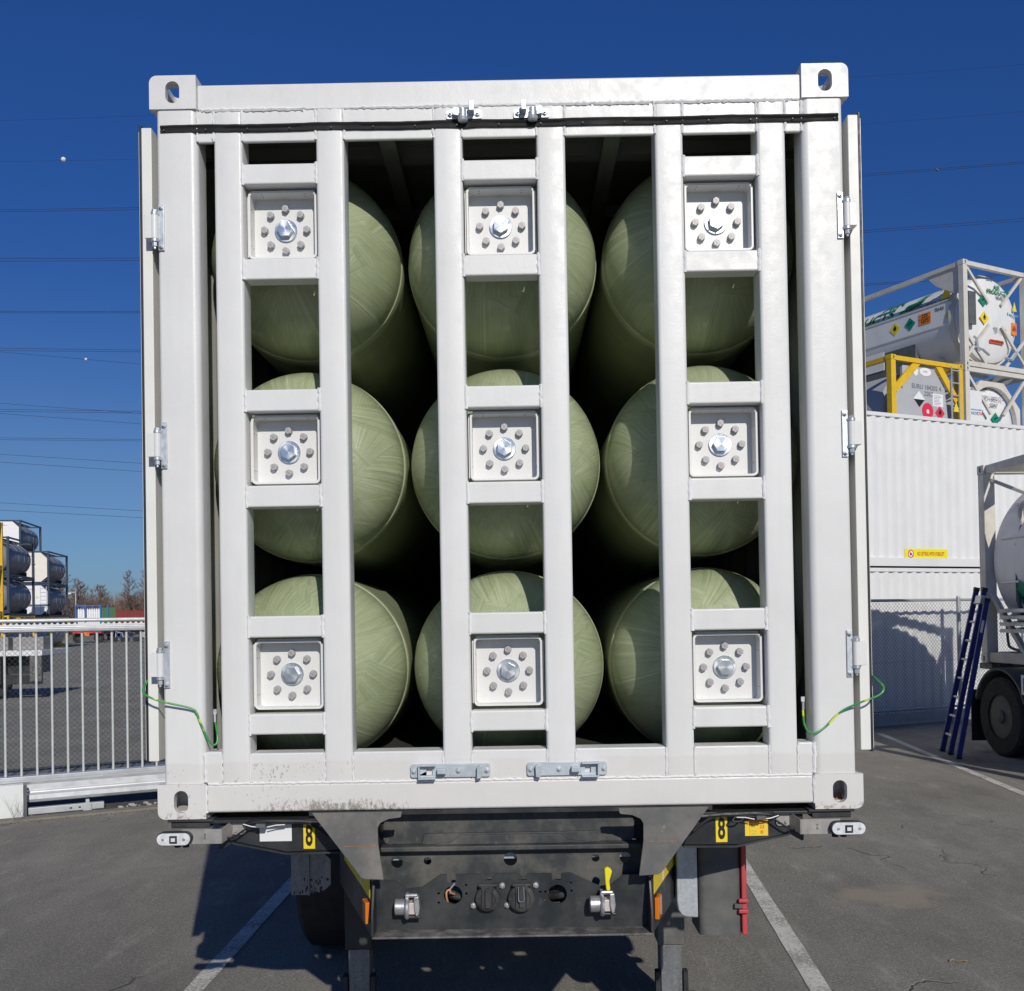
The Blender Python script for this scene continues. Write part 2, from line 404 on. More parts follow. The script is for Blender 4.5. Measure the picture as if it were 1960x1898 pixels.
def text(s, height, mat, parent, m, name='lettering', sx=1., bold=0., wrap=None, depth=.0015, label=None, shear=0):
    cu = bpy.data.curves.new('t', 'FONT'); cu.body = s; cu.size = height/.72; cu.align_x = 'CENTER'; cu.align_y = 'CENTER'
    cu.offset = bold; cu.extrude = 0; cu.resolution_u = 3; cu.shear = shear; cu.space_line = .82
    o = bpy.data.objects.new('t', cu); COL.objects.link(o)
    me = bpy.data.meshes.new_from_object(o); bpy.data.objects.remove(o)
    bm = bmesh.new(); bm.from_mesh(me)
    if wrap:
        bmesh.ops.triangulate(bm, faces=bm.faces)
        for _ in range(2):
            es = [e for e in bm.edges if e.calc_length() > .12]
            if es: bmesh.ops.subdivide_edges(bm, edges=es, cuts=1)
    for v in bm.verts:
        v.co.x *= sx
        v.co = Vector(wrap(v.co.x, v.co.y)) if wrap else m @ v.co
    bm.to_mesh(me); bm.free(); me.name = name
    me.materials.append(mat); ob = bpy.data.objects.new(name, me); COL.objects.link(ob); ob.parent = parent
    if label: ob['label'] = label
    return ob
def face(x, y, z, rz=0, roll_=0):      # frame for flat print on a surface that faces -Y, turned by rz
    return Matrix.Translation((x, y, z)) @ Matrix.Rotation(rz, 4, 'Z') @ Matrix.Rotation(R(90), 4, 'X') @ Matrix.Rotation(roll_, 4, 'Z')
def quadmb(m, w, h, d=.001):
    return MB().add([m @ Vector((a*w/2, b*h/2, c)) for c in (0, d) for a, b in ((-1,-1),(1,-1),(1,1),(-1,1))], [(0,1,2,3),(7,6,5,4),(0,4,5,1),(1,5,6,2),(2,6,7,3),(3,7,4,0)])

# ------------------------------------------------------------------ ground
g = MB(); N = 24
g.add([(-700, -60, 0), (700, -60, 0), (700, 900, 0), (-700, 900, 0)], [(0, 1, 2, 3)])
build('ground', g, asph, kind='structure')
def strip(name, pts, w0, z=.004):
    mb = MB(); (x0, y0), (x1, y1) = pts; d = Vector((x1-x0, y1-y0, 0)); L = d.length; d.normalize(); n = Vector((-d.y, d.x, 0)); k = 40
    vs = []
    for i in range(k+1):
        p = Vector((x0, y0, z))+d*L*i/k
        for s_ in (-1, 1): vs.append(p+n*s_*(w0/2+random.uniform(-.002, .002)))
    mb.add(vs, [(2*i, 2*i+1, 2*i+3, 2*i+2) for i in range(k)]); return build(name, mb, paint, kind='structure')
strip('painted_bay_line', ((-1.65, .2), (-1.50, 8.2)), .10)
strip('painted_bay_line', ((1.40, .2), (1.80, 5.6)), .105)
strip('painted_bay_line', ((5.52, 11.6), (4.62, 1.0)), .10)

# ------------------------------------------------------------------ the gas container
CT = thing('gas_container', 'white steel container with open doors holding nine pale green gas cylinders', 'container', (0, 0, ZB))
L = 12.19
def casting(x_in, x_out, z0, z1, y0, y1, top, name='corner_casting'):
    sgn = 1 if x_out > x_in else -1; mb = MB(); t = .026
    xa, xb = min(x_in, x_out), max(x_in, x_out)
    zc = (z0+z1)/2; xc = x_out - sgn*.081
    rc = .026
    # outer rounded corner on top (upper castings) or at the bottom (lower ones)
    co = [0, 0, 0, 0]
    if top: co[0 if sgn > 0 else 1] = rc
    else: co[3 if sgn > 0 else 2] = rc
    out = rrect(xa, xb, z0, z1, rc, 6, co)
    hw, hh = .0245, .0385
    hole = [(xc+p[0], zc+p[1]) for p in rrect(-hw, hw, -hh, hh, .0244, 6)]
    fy = (y0, y0+t) if y0 < 1 else (y1-t, y1)
    mb.prism(out, fy[0], fy[1], 'y', [hole])
    ya, yb = (y0+t+.0005, y1) if y0 < 1 else (y0, y1-t-.0005)
    xi = (x_in, x_in+sgn*.018); mb.box(min(xi), max(xi), ya, yb, z0, z1)
    xo0, xo1 = sorted((x_out, x_out-sgn*.022))
    mb.prism([(ya, z0+.01), (yb, z0+.01), (yb, z1-.01), (ya, z1-.01)], xo0, xo1, 'x', [[((ya+yb)/2+p[0], zc+p[1]) for p in rrect(-.035, .035, -.026, .026, .02, 5)]])
    hz = (z1-.024, z1-.001) if top else (z0+.001, z0+.024)
    bx0, bx1 = (xa+.019, xb-.004) if sgn > 0 else (xa+.004, xb-.019)
    pl = [(bx0, ya), (bx1, ya), (bx1, yb), (bx0, yb)]
    cxx = (bx0+bx1)/2
    if top: mb.prism(pl, hz[0], hz[1], 'z', [[(cxx+p[0], (ya+yb)/2-.006+p[1]) for p in rrect(-.033, .033, -.055, .055, .02, 5)]])
    else: mb.prism(pl, hz[0], hz[1], 'z')
    hz2 = (z0+.001, z0+.02) if top else (z1-.02, z1-.001)
    mb.box(bx0, bx1, ya, yb, *hz2)
    if not top: mb.box(xa+.02, xb-.02, yb-.02, yb, z0, z1)
    return build(name, mb, white, CT, ang=50)
for sx in (-1, 1):
    casting(sx*1.056, sx*1.219, 2.473, 2.591, -.006, .172, True)
    casting(sx*1.052, sx*1.219, 0.0, .120, -.006, .172, False)
    casting(sx*1.056, sx*1.219, 2.473, 2.591, L-.178, L, True)
    casting(sx*1.052, sx*1.219, 0.0, .120, L-.178, L, False)
# lumps of grit lying in the lower castings
for sx, mt in ((-1, rustm), (1, rustm)):
    mb = MB(); mb.add([(sx*1.14+.002, .05, .024), (sx*1.14+.028, .05, .024), (sx*1.14+.024, .10, .024), (sx*1.14, .09, .024), (sx*1.14+.02, .07, .048)], [(0,1,4),(1,2,4),(2,3,4),(3,0,4),(0,3,2,1)])
    build('leaf_debris', mb, mt, CT, smooth=False)
# posts
for sx in (-1, 1):
    pr = rrect(1.055, 1.197, 0, .107, .012, 6, (1, 1, .024, .012))
    if sx > 0: poly = pr
    else: poly = [(-a, b) for a, b in pr][::-1]
    mb = MB().prism(poly, .1205, 2.4725, 'z'); build('corner_post', mb, white, CT, ang=50)
mb = MB().box(-1.0555, 1.0555, .004, .125, 2.470, 2.561); build('header_beam', mb, white, CT, bevel=.007, seg=3)
mb = MB().box(-1.0515, 1.0515, 0, .12, .019, .118); build('bottom_beam', mb, white, CT, bevel=.010, seg=3)
UPX = [(-.998, -.899), (-.641, -.543), (-.230, -.130), (.130, .230), (.543, .641), (.899, .998)]
for a, b in UPX:
    mb = MB().prism(rrect(a, b, .0015, .1, .011, 4), .1185, 2.4695, 'z'); build('upright', mb, white, CT, ang=50)
edges = [-1.0545] + [v for p in UPX for v in p] + [1.0545]
gaps = [(edges[i], edges[i+1]) for i in range(0, len(edges), 2)]
for a, b in gaps:
    o1 = MB().box(a+.0005, b-.0005, .004, .020, 2.357, 2.4695); build('top_infill', o1, white, CT, bevel=.006, seg=3)
    o1 = MB().box(a+.0005, b-.0005, .003, .098, .1185, .2225 if abs(a) < 1 and abs(b) < 1.0 else .230); build('bottom_infill', o1, white, CT, bevel=.006, seg=3)
LAD = [(-.899, -.641), (-.130, .130), (.641, .899)]
RUNG = [(2.208, 2.280), (1.873, 1.947), (1.411, 1.488), (1.077, 1.153), (.623, .698), (.286, .358)]
for a, b in LAD:
    for z0, z1 in RUNG:
        mb = MB().box(a+.0005, b-.0005, .004, .072, z0, z1); build('rung', mb, white, CT, bevel=.007, seg=3)
# weld beads (wobbly, slightly proud)
wb = MB()
def bead(p, q, r=.0035):
    p = Vector(p); q = Vector(q); n = max(2, int((q-p).length/.009)); pts = []; rs = []
    ph = random.random()*6
    for i in range(n+1):
        c = p.lerp(q, i/n)+Vector((random.gauss(0, .0008), random.gauss(0, .0004), random.gauss(0, .0008)))
        pts.append(c); rs.append(r*1.25*(1+.22*math.sin(i*2.1+ph)+random.uniform(-.2, .25)))
    wb.tube(pts, rs, 6)
x = -1.04
while x < 1.04:
    l = random.uniform(.10, .35); bead((x, .0035, 2.4700), (min(1.045, x+l), .0035, 2.4695), random.choice((.003, .004, .0055))); x += l*random.choice((1, 1, 1.05))
bead((-1.045, .0025, .1185), (1.045, .0025, .1185), .0035)
for i, (a, b) in enumerate(UPX):
    for xx in (a, b):
        bead((xx, .0035, 2.360), (xx, .0035, 2.466)); bead((xx, .003, .122), (xx, .003, .221), .0026)
for a, b in LAD:
    for z0, z1 in RUNG:
        for xx in (a, b): bead((xx, .004, z0-.002), (xx, .004, z1+.002), .0042)
for sx in (-1, 1):
    bead((sx*1.055, .004, 2.36), (sx*1.055, .004, 2.466), .004); bead((sx*1.055, .003, .125), (sx*1.055, .003, .23), .0045)
    bead((sx*1.052, -.001, .02), (sx*1.052, -.001, .116), .004)
build('weld_bead', wb, weldm, CT, kind='stuff')

# mounting boxes with plug and eight bolts
ROWS = [2.079, 1.283, .4905]; COLS = [-.770, 0.0, .770]
def mbox(cx, cz):
    h = .1205; t = .0075; y0, y1 = .040, .106
    out = rrect(-h, h, -h, h, .016, 4); inn = rrect(-h+t, h-t, -h+t, h-t, .012, 4)
    mb = MB().prism(out, y0, y1, 'y', [inn])
    o = build('mounting_box', mb, white_c, CT, bevel=.0015, seg=2); o.location = (cx, 0, cz)
    bp = MB().prism(rrect(-h+.001, h-.001, -h+.001, h-.001, .01, 3), .1005, .112, 'y'); build('back_plate', bp, white_c, o)
    fr = MB()
    fr.box(-h-.006, -h-.0005, .052, .10, -h+.01, h-.01).box(h+.0005, h+.006, .052, .10, -h+.01, h-.01).box(-h+.01, h-.01, .052, .10, h+.0005, h+.006)
    build('side_lug', fr, white_c, o, bevel=.001)
    ds = MB()
    for s_ in (-1, 1):
        for yy in (.055, .075): ds.cyl((s_*.075, yy, h-t-.0006), (s_*.075, yy, h-t+.001), .0022, 8)
        for zz in (-.07, .06):
            for yy in (.055, .08): ds.cyl((s_*(h-t-.0006), yy, zz), (s_*(h-t+.001), yy, zz), .0022, 8)
    build('rivet_hole', ds, black, o, kind='stuff')
    w = MB().lathe([(.100, .0405), (.094, .0405), (.0925, .039)], n=40); build('washer', w, turned, o)
    hp = MB().prism(hexa(0, 0, .052, random.choice((0, .1, .5))), .0935, .074, 'y'); pg = build('plug', hp, turned, o, bevel=.0025, seg=2)
    for k in range(8):
        a = R(45*k); c = (.0755*math.cos(a), .0755*math.sin(a)); rt = random.uniform(0, 1)
        b = build('bolt', MB().prism(hexa(0, 0, .0225, 0), -.019, -.0035, 'y').lathe([(-.0035, .0135), (0, .0135)], n=16), boltm, o, bevel=.0012, seg=2)
        b.location = (c[0], .1005, c[1]); b.rotation_euler = (0, R(random.uniform(-14, 14)), 0)
    return o
proto = {}
for cz in ROWS:
    for cx in COLS: mbox(cx, cz)

# nine wound gas cylinders
def cyl_profile():
    pr = [(-.016, .001), (-.016, .075), (-.008, .082), (.004, .088)]
    Rr, D = .3685, .345
    for k in range(1, 25):
        a = R(16+74*k/24); r = Rr*math.sin(a); pr.append((.34-D*math.cos(a), r))
    pr += [(.346, .3690), (.350, .3725), (.358, .3742), (.40, .3752), (.42, .3738), (.9, .3733), (11.2, .3733), (11.5, .3), (11.6, .05)]
    return pr
first = None
for i, cz in enumerate(ROWS):
    for j, cx in enumerate(COLS):
        if first is None:
            first = build('gas_cylinder', MB().lathe(cyl_profile(), n=96), fib, CT, ang=25); o = first
        else:
            o = first.copy(); COL.objects.link(o); o.parent = CT
        o.location = (cx, .13, cz); o.rotation_euler = (0, R(37+61*(i*3+j)), 0)
# shell of the container
def corrug(x, sgn, y0, y1, z0, z1, pitch=.278, d=.036):
    pts = []; y = y0
    while y < y1:
        for dy, dx in ((0, 0), (.07, 0), (.138, d), (.208, d)):
            pts.append((x+sgn*dx, min(y+dy, y1)))
        y += pitch
    pts.append((x, y1)); mb = MB(); n = len(pts)
    vs = [(a, b, z0) for a, b in pts]+[(a, b, z1) for a, b in pts]
    return mb.add(vs, [(i, i+1, n+i+1, n+i) for i in range(n-1)])
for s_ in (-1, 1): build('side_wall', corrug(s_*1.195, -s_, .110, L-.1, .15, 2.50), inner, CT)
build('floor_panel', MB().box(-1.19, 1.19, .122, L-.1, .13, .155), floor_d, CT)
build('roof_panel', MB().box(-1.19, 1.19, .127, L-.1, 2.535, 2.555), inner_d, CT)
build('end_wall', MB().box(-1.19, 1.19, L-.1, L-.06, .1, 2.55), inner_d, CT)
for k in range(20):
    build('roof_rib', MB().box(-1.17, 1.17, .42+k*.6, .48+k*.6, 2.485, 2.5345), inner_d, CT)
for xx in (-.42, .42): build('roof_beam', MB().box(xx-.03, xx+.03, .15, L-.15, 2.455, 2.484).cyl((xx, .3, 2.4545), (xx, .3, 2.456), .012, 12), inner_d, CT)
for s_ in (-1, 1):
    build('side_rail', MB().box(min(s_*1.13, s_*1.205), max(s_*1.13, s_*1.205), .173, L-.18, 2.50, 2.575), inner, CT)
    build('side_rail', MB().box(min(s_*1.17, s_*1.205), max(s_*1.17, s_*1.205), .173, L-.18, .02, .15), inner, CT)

# rubber seal and its rivets
mb = MB(); n = 90; vs = []
for i in range(n+1):
    x = -1.183+2.366*i/n; wv = .0012*math.sin(i*.35)+random.uniform(-.0006, .0006)
    dent = .004*math.exp(-((x+.13)/.03)**2)
    vs += [(x, -.003, 2.391+wv-dent), (x, -.0045+wv, 2.397+wv), (x, -.001, 2.404+wv), (x, -.006, 2.411+wv), (x, -.003, 2.4175+wv), (x, .004, 2.4175+wv), (x, .004, 2.391+wv-dent)]
mb.add(vs, [(i*7+k, i*7+(k+1) % 7, (i+1)*7+(k+1) % 7, (i+1)*7+k) for i in range(n) for k in range(7)])
seal = build('seal_strip', mb, M('seal_rubber', (.006, .006, .006), .75, var=.2), CT, ang=60)
for i in range(17): build('rivet', MB().cyl((-1.168+i*.146, -.003, 2.3975), (-1.168+i*.146, -.0105, 2.3975), .0025, 10), M('rivet_grey', (.09, .09, .09), .5, .2) if i == 0 else bpy.data.materials['rivet_grey'], seal)

def hexbolt(name, mat, par, x, y, z, af=.016, h=.008, w=.012):
    mb = MB().lathe([(y, w), (y-.002, w)], (x, 0, z), n=16).prism(hexa(x, z, af), y-.002, y-h, 'y').cyl((x, y-h, z), (x, y-h-.006, z), af*.27, 10)
    return build(name, mb, mat, par, bevel=.0006, seg=1)
# lock keepers on the header
for s_ in (-1, 1):
    c = s_*.114 if s_ > 0 else -.121
    def X(a): return c + s_*a
    pl = MB().prism(rrect(c-.062, c+.062, 2.4195, 2.450, .006, 3), -.0055, .0035, 'y'); kp = build('lock_keeper', pl, zinc, CT, bevel=.001)
    hexbolt('bolt', zinc, kp, c-.047, -.0055, 2.436); hexbolt('bolt', zinc, kp, c+.047, -.0055, 2.436)
    build('cam_block', MB().box(min(X(-.036), X(-.018)), max(X(-.036), X(-.018)), -.040, -.006, 2.432, 2.468), zinc, kp, bevel=.002)
    build('keeper_cup', MB().lathe([(2.405, .016), (2.415, .019), (2.42, .012), (2.446, .012)], (X(.004), -.018, 0), 'z', 18).prism([(X(.018), 2.420), (X(.036), 2.424), (X(.036), 2.447), (X(.018), 2.447)], -.03, -.006, 'y'), zinc, kp, ang=40)
# lock plates on the bottom beam
for s_ in (-1, 1):
    def X(a): return s_*a
    lo, hi = .062, .338
    off = -.005 if s_ < 0 else -.002
    def bx(m, a, b, y0, y1, z0, z1): return m.box(min(X(a), X(b))+off, max(X(a), X(b))+off, y0, y1, z0, z1)
    hole = [(min(X(.262), X(.282))+off+p[0], .152+p[1]) for p in ((0, -.013), (.02, -.013), (.02, .013), (0, .013))]
    pl = MB().prism(rrect(min(X(lo), X(hi))+off, max(X(lo), X(hi))+off, .131, .176, .008, 3), -.009, .0025, 'y', [hole]); lp = build('lock_plate', pl, zincp, CT, bevel=.0015)
    m = MB(); bx(m, .250, .310, -.034, -.0095, .172, .177); bx(m, .250, .310, -.034, -.0095, .127, .132); bx(m, .304, .310, -.030, -.0095, .132, .172)
    build('lock_cup', m, zincp, lp, bevel=.0015)
    m = MB(); bx(m, .214, .244, -.036, -.0095, .146, .164); build('lock_catch', m, zincp, lp, bevel=.0015)
    m = MB(); m.prism([(X(.108)+off, .126), (X(.092)+off, .130), (X(.090)+off, .168), (X(.098)+off, .174), (X(.108)+off, .166)], -.032, -.0095, 'y'); build('lock_hook', m, zincp, lp, bevel=.002)
    for a in (.074, .172, .327): hexbolt('bolt', zinc, lp, X(a)+off, -.009, .153, .013, .006, .0105)
# doors folded back along the sides
for s_ in (-1, 1):
    a, b = s_*1.226, s_*1.262
    m = MB().box(min(a, b), max(a, b), .03, 1.17, .196, 2.427); d = build('door', m, doorp, CT, bevel=.003)
    m = MB().box(min(b+s_*.0005, b+s_*.009), max(b+s_*.0005, b+s_*.009), .032, 1.172, .190, 2.438); build('edge_gasket', m, rubber, d, bevel=.002)
    m = MB().box(min(b+s_*.0095, b+s_*.014), max(b+s_*.0095, b+s_*.014), .044, 1.10, .2, 2.42); build('inner_skin', m, hingep, d)
    m = MB()
    for yy in (.45, .75): m.cyl((s_*1.2175, yy, .22), (s_*1.2175, yy, 2.40), .008, 10)
    build('locking_bar', m, zinc, d)
    for cz in (2.058, 1.297, .535):
        hg = build('door_hinge', MB().box(min(s_*1.172, s_*1.1925), max(s_*1.172, s_*1.1925), -.007, -.0005, cz-.081, cz+.081), zinc, CT, bevel=.0015)
        build('hinge_knuckle', MB().cyl((s_*1.2035, -.010, cz-.041), (s_*1.2035, -.010, cz+.041), .0125, 20), hingep, hg, ang=40)
        m = MB().box(min(s_*1.206, s_*1.236), max(s_*1.206, s_*1.236), -.019, .030, cz-.041, cz+.041); build('hinge_leaf', m, hingep, hg, bevel=.0015)
        for k, m in enumerate((MB(), MB())):
            k = k*2-1
            m.lathe([(cz+k*.042, .0125), (cz+k*.052, .0125)], (s_*1.2035, -.010, 0), 'z', 18)
            m.prism([(s_*1.185, -.006), (s_*1.2035, -.022), (s_*1.212, -.006), (s_*1.2035, .0)], cz+k*.0425, cz+k*.0515, 'z')
            build('hinge_ear', m, zinc, hg, bevel=.0006)
        build('hinge_nut', MB().prism(hexa(s_*1.2035, -.010, .016), cz-.068, cz-.053, 'z').cyl((s_*1.2035, -.010, cz-.068), (s_*1.2035, -.010, cz-.076), .0045, 10), zinc, hg, bevel=.0006)
        build('hinge_pin_head', MB().prism(hexa(s_*1.2035, -.010, .018), cz+.053, cz+.060, 'z'), zinc, hg, bevel=.0006)
        for k in (-1, 1): hexbolt('bolt', zinc, hg, s_*1.182, -.007, cz+k*.068, .013, .007, .009)
def smooth_path(p, k=6):
    out = []
    for i in range(len(p)-1):
        a, b, c, d = p[max(i-1, 0)], p[i], p[i+1], p[min(i+2, len(p)-1)]
        for s_ in range(k):
            t_ = s_/k
            out.append(tuple(.5*(2*b[q]+(c[q]-a[q])*t_+(2*a[q]-5*b[q]+4*c[q]-d[q])*t_*t_+(3*b[q]-a[q]-3*c[q]+d[q])*t_**3) for q in range(3)))
    return out+[p[-1]]
wl = [(-1.285, .09, .50), (-1.262, .02, .474), (-1.262, -.015, .450), (-1.245, -.03, .432), (-1.195, -.03, .411), (-1.099, -.02, .386), (-1.078, -.018, .370), (-1.066, -.018, .340), (-1.044, -.012, .282), (-1.027, -.004, .256), (-1.014, .002, .262), (-1.015, .012, .290), (-1.030, .04, .330)]
wr = [(1.035, .06, .338), (1.024, .01, .294), (1.032, -.012, .268), (1.051, -.02, .264), (1.091, -.02, .286), (1.144, -.02, .337), (1.203, -.035, .367), (1.262, -.045, .391), (1.284, -.04, .413), (1.284, -.01, .432), (1.276, .05, .455)]
for p in (wl, wr): build('earth_cable', MB().tube(smooth_path(p), .0036, 8), earthm, CT)
for s_, p in ((-1, wl[-1]), (1, wr[0])):
    build('cable_lug', MB().cyl((p[0], p[1]-.004, p[2]), (p[0], p[1]-.004, p[2]+.03), .0045, 8).box(p[0]-.006, p[0]+.006, p[1]-.003, p[1]+.003, p[2]+.028, p[2]+.045), zinc, CT)

# ------------------------------------------------------------------ the trailer under it
TR = thing('container_trailer', 'dark grey container semi-trailer under the white gas container', 'trailer', (0, 0, 0))
Z = ZB
def tp(poly): return [(a, b+Z) for a, b in poly]
# portal plate with its two legs and rounded arch
arch = [(-.441, -.219), (-.458, -.10), (-.459, -.040)] + [(-.459+.075*(1-math.cos(R(a)))*1.0, -.040+.034*math.sin(R(a))) for a in (30, 60, 90)]
arch_r = [(-p[0], p[1]) for p in arch][::-1]
portal = [(-.441, -.219), (-.508, -.216), (-.520, -.208), (-.584, -.122), (-.645, -.040), (-.690, -.004), (.690, -.004), (.645, -.040), (.584, -.122), (.520, -.208), (.508, -.216), (.441, -.219)] + arch_r[1:][0:0] + [(p[0], p[1]) for p in arch_r[::-1]][0:0]
portal = portal + [(-p[0], p[1]) for p in arch[1:]] + arch[1:][::-1]
for s_ in (-1, 1):
    gp_ = [(-.441, -.219), (-.508, -.216), (-.520, -.208), (-.584, -.122), (-.645, -.040), (-.685, .013), (-.375, .013), (-.378, -.004)] + arch[1:][::-1]
    gp_ = [(s_*-1*(.03*0+p[0]*.971), .677-(.677-p[1])*.971) for p in gp_]
    build('portal_gusset', MB().prism(tp(gp_), -.105, -.093, 'y'), chas_d, TR, bevel=.0025)
build('rust_seam', MB().box(-.560, -.449, -.1062, -.1052, Z-.081, Z-.078).box(.449, .560, -.1062, -.1052, Z-.081, Z-.078), rustm, TR)
build('arch_panel', MB().prism(tp(rrect(-.452, .436, -.1155, -.012, .045, 6, (1, 1, .02, .02))), .078, .092, 'y'), chas_m, TR, bevel=.004)
build('arch_backing', MB().box(-.46, .46, .100, .107, Z-.1155, Z-.005), chas_k, TR)
build('hump_plate', MB().prism(tp([(-.315, -.1155), (-.308, -.082), (-.30, -.078), (.30, -.078), (.306, -.082), (.312, -.1155)]), .062, .0775, 'y'), chas_m, TR, bevel=.002)
build('hump_plate', MB().prism(tp([(-.277, -.1155), (-.258, -.110), (-.21, -.107), (-.178, -.083), (.170, -.083), (.20, -.104), (.262, -.110), (.270, -.1155)]), .052, .0615, 'y'), chas_m, TR, bevel=.002)
build('gap_shade_bar', MB().box(-.70, .70, .012, .04, Z+.001, Z+.0185), chas_k, TR)  # added black bar; blocks sun through the gap under the container
build('shelf_bar', MB().box(-.4575, .4575, .030, .099, Z-.134, Z-.116), chas_m, TR, bevel=.005)
for s_ in (-1, 1):
    a, b = sorted((s_*.462, s_*.472)); build('arch_side_plate', MB().box(a, b, -.092, .26, Z-.20, Z-.004), chas_k, TR)
# rear plate with holes
rp = [(-.470, -.36), (.470, -.36), (.470, -.137), (-.470, -.137)]
holes = [circ(-.405, -.180, .020, 20), circ(-.297, -.177, .0135, 20), circ(-.004, -.175, .0235, 24), circ(.297, -.176, .0135, 20), circ(.403, -.176, .020, 20)]
build('hole_plate', MB().prism(tp(rp), .075, .085, 'y', [tp(h) for h in holes]), chas_m, TR, bevel=.0015)
build('rear_crossmember', MB().box(-.5, .5, .26, .30, Z-.42, Z-.36), chas_d, TR)
build('pale_hole_backing', MB().box(-.5, .5, .10, .105, Z-.178, Z-.14), galvm, TR)  # added pale plate so the upper halves of the holes look lit
# nose plate with its cut-outs
top = [(-.487, -.219), (-.441, -.220), (-.402, -.228), (-.361, -.253), (-.31, -.248), (-.247, -.206), (-.224, -.206), (-.223, -.237), (-.193, -.232), (-.193, -.205), (-.103, -.206), (-.101, -.227), (-.069, -.228), (-.069, -.204), (.018, -.205), (.02, -.229), (.052, -.229), (.052, -.206), (.139, -.207), (.141, -.231), (.171, -.231), (.171, -.208), (.204, -.206), (.263, -.236), (.308, -.254), (.35, -.246), (.383, -.217), (.422, -.215), (.487, -.219)]
nose = top + [(.476, -.398), (-.476, -.398)]
nh = [circ(-.203, -.276, .032, 28), circ(.157, -.279, .033, 28)] + [circ(a, b, .0045, 10) for a, b in ((-.253, -.270), (-.253, -.302), (-.158, -.243), (-.157, -.272), (.098, -.270), (.205, -.240), (.206, -.268), (.115, -.270), (.115, -.300))]
build('nose_plate', MB().prism(tp(nose), -.002, .006, 'y', [tp(h) for h in nh]), chas, TR, bevel=.0012)
build('nose_lip', MB().box(-.476, .476, -.078, .10, Z-.402, Z-.394), lipm, TR, bevel=.005)
for s_ in (-1, 1):
    build('lip_return', MB().prism([(-.003, Z-.393), (-.003, Z-.215), (-.03, Z-.215), (-.078, Z-.32), (-.078, Z-.393)], min(s_*.468, s_*.478), max(s_*.468, s_*.478), 'x'), chas, TR, bevel=.003)
    # chamfered nose side with reflective tape and amber reflector
    P0 = Vector((s_*.489, .0, 0)); P1 = Vector((s_*.72, .70, 0)); d = (P1-P0).normalized(); nn = Vector((s_*d.y, -s_*d.x*s_*1.0, 0)) if False else Vector((d.y*s_*1.0, -d.x*s_*1.0, 0))
    if nn.x*s_ < 0: nn = -nn
    def web(a0, a1, z0, z1, off, th, nm, mt, bev=0):
        vs = []
        for o_ in (off, off+th):
            for a_, z_ in ((a0, z0), (a1, z0), (a1, z1), (a0, z1)):
                p = P0+d*a_+nn*o_; vs.append((p.x, p.y, Z+z_))
        return build(nm, MB().add(vs, [(0,1,2,3),(7,6,5,4),(0,4,5,1),(1,5,6,2),(2,6,7,3),(3,7,4,0)]), mt, TR, bevel=bev)
    web(0, .74, -.415, -.14, -.010, .009, 'nose_side_plate', chas)
    web(.004, .60, -.285, -.205, .0005, .0015, 'reflective_tape', yel)
    web(.175, .20, -.283, -.207, .0022, .0006, 'tape_gap', whitest)
    web(.01, .07, -.375, -.300, .001, .016, 'side_reflector', amber, .003)
    web(.0, .74, -.145, -.137, -.012, .05, 'nose_side_flange', chas)
# main beams
for s_ in (-1, 1):
    a = s_*.62
    m = MB().box(a-.07, a+.07, .75, 12.4, Z-.30, Z-.284).box(a-.07, a+.07, .75, 12.4, Z-.02, Z-.006).box(a-.005, a+.005, .75, 12.4, Z-.284, Z-.02)
    build('main_beam', m, chas_k, TR)
for yy in (1.6, 3.2, 4.8, 6.4, 8.0, 9.6, 11.2): build('crossmember', MB().box(-.61, .61, yy, yy+.1, Z-.25, Z-.1), chas_k, TR)
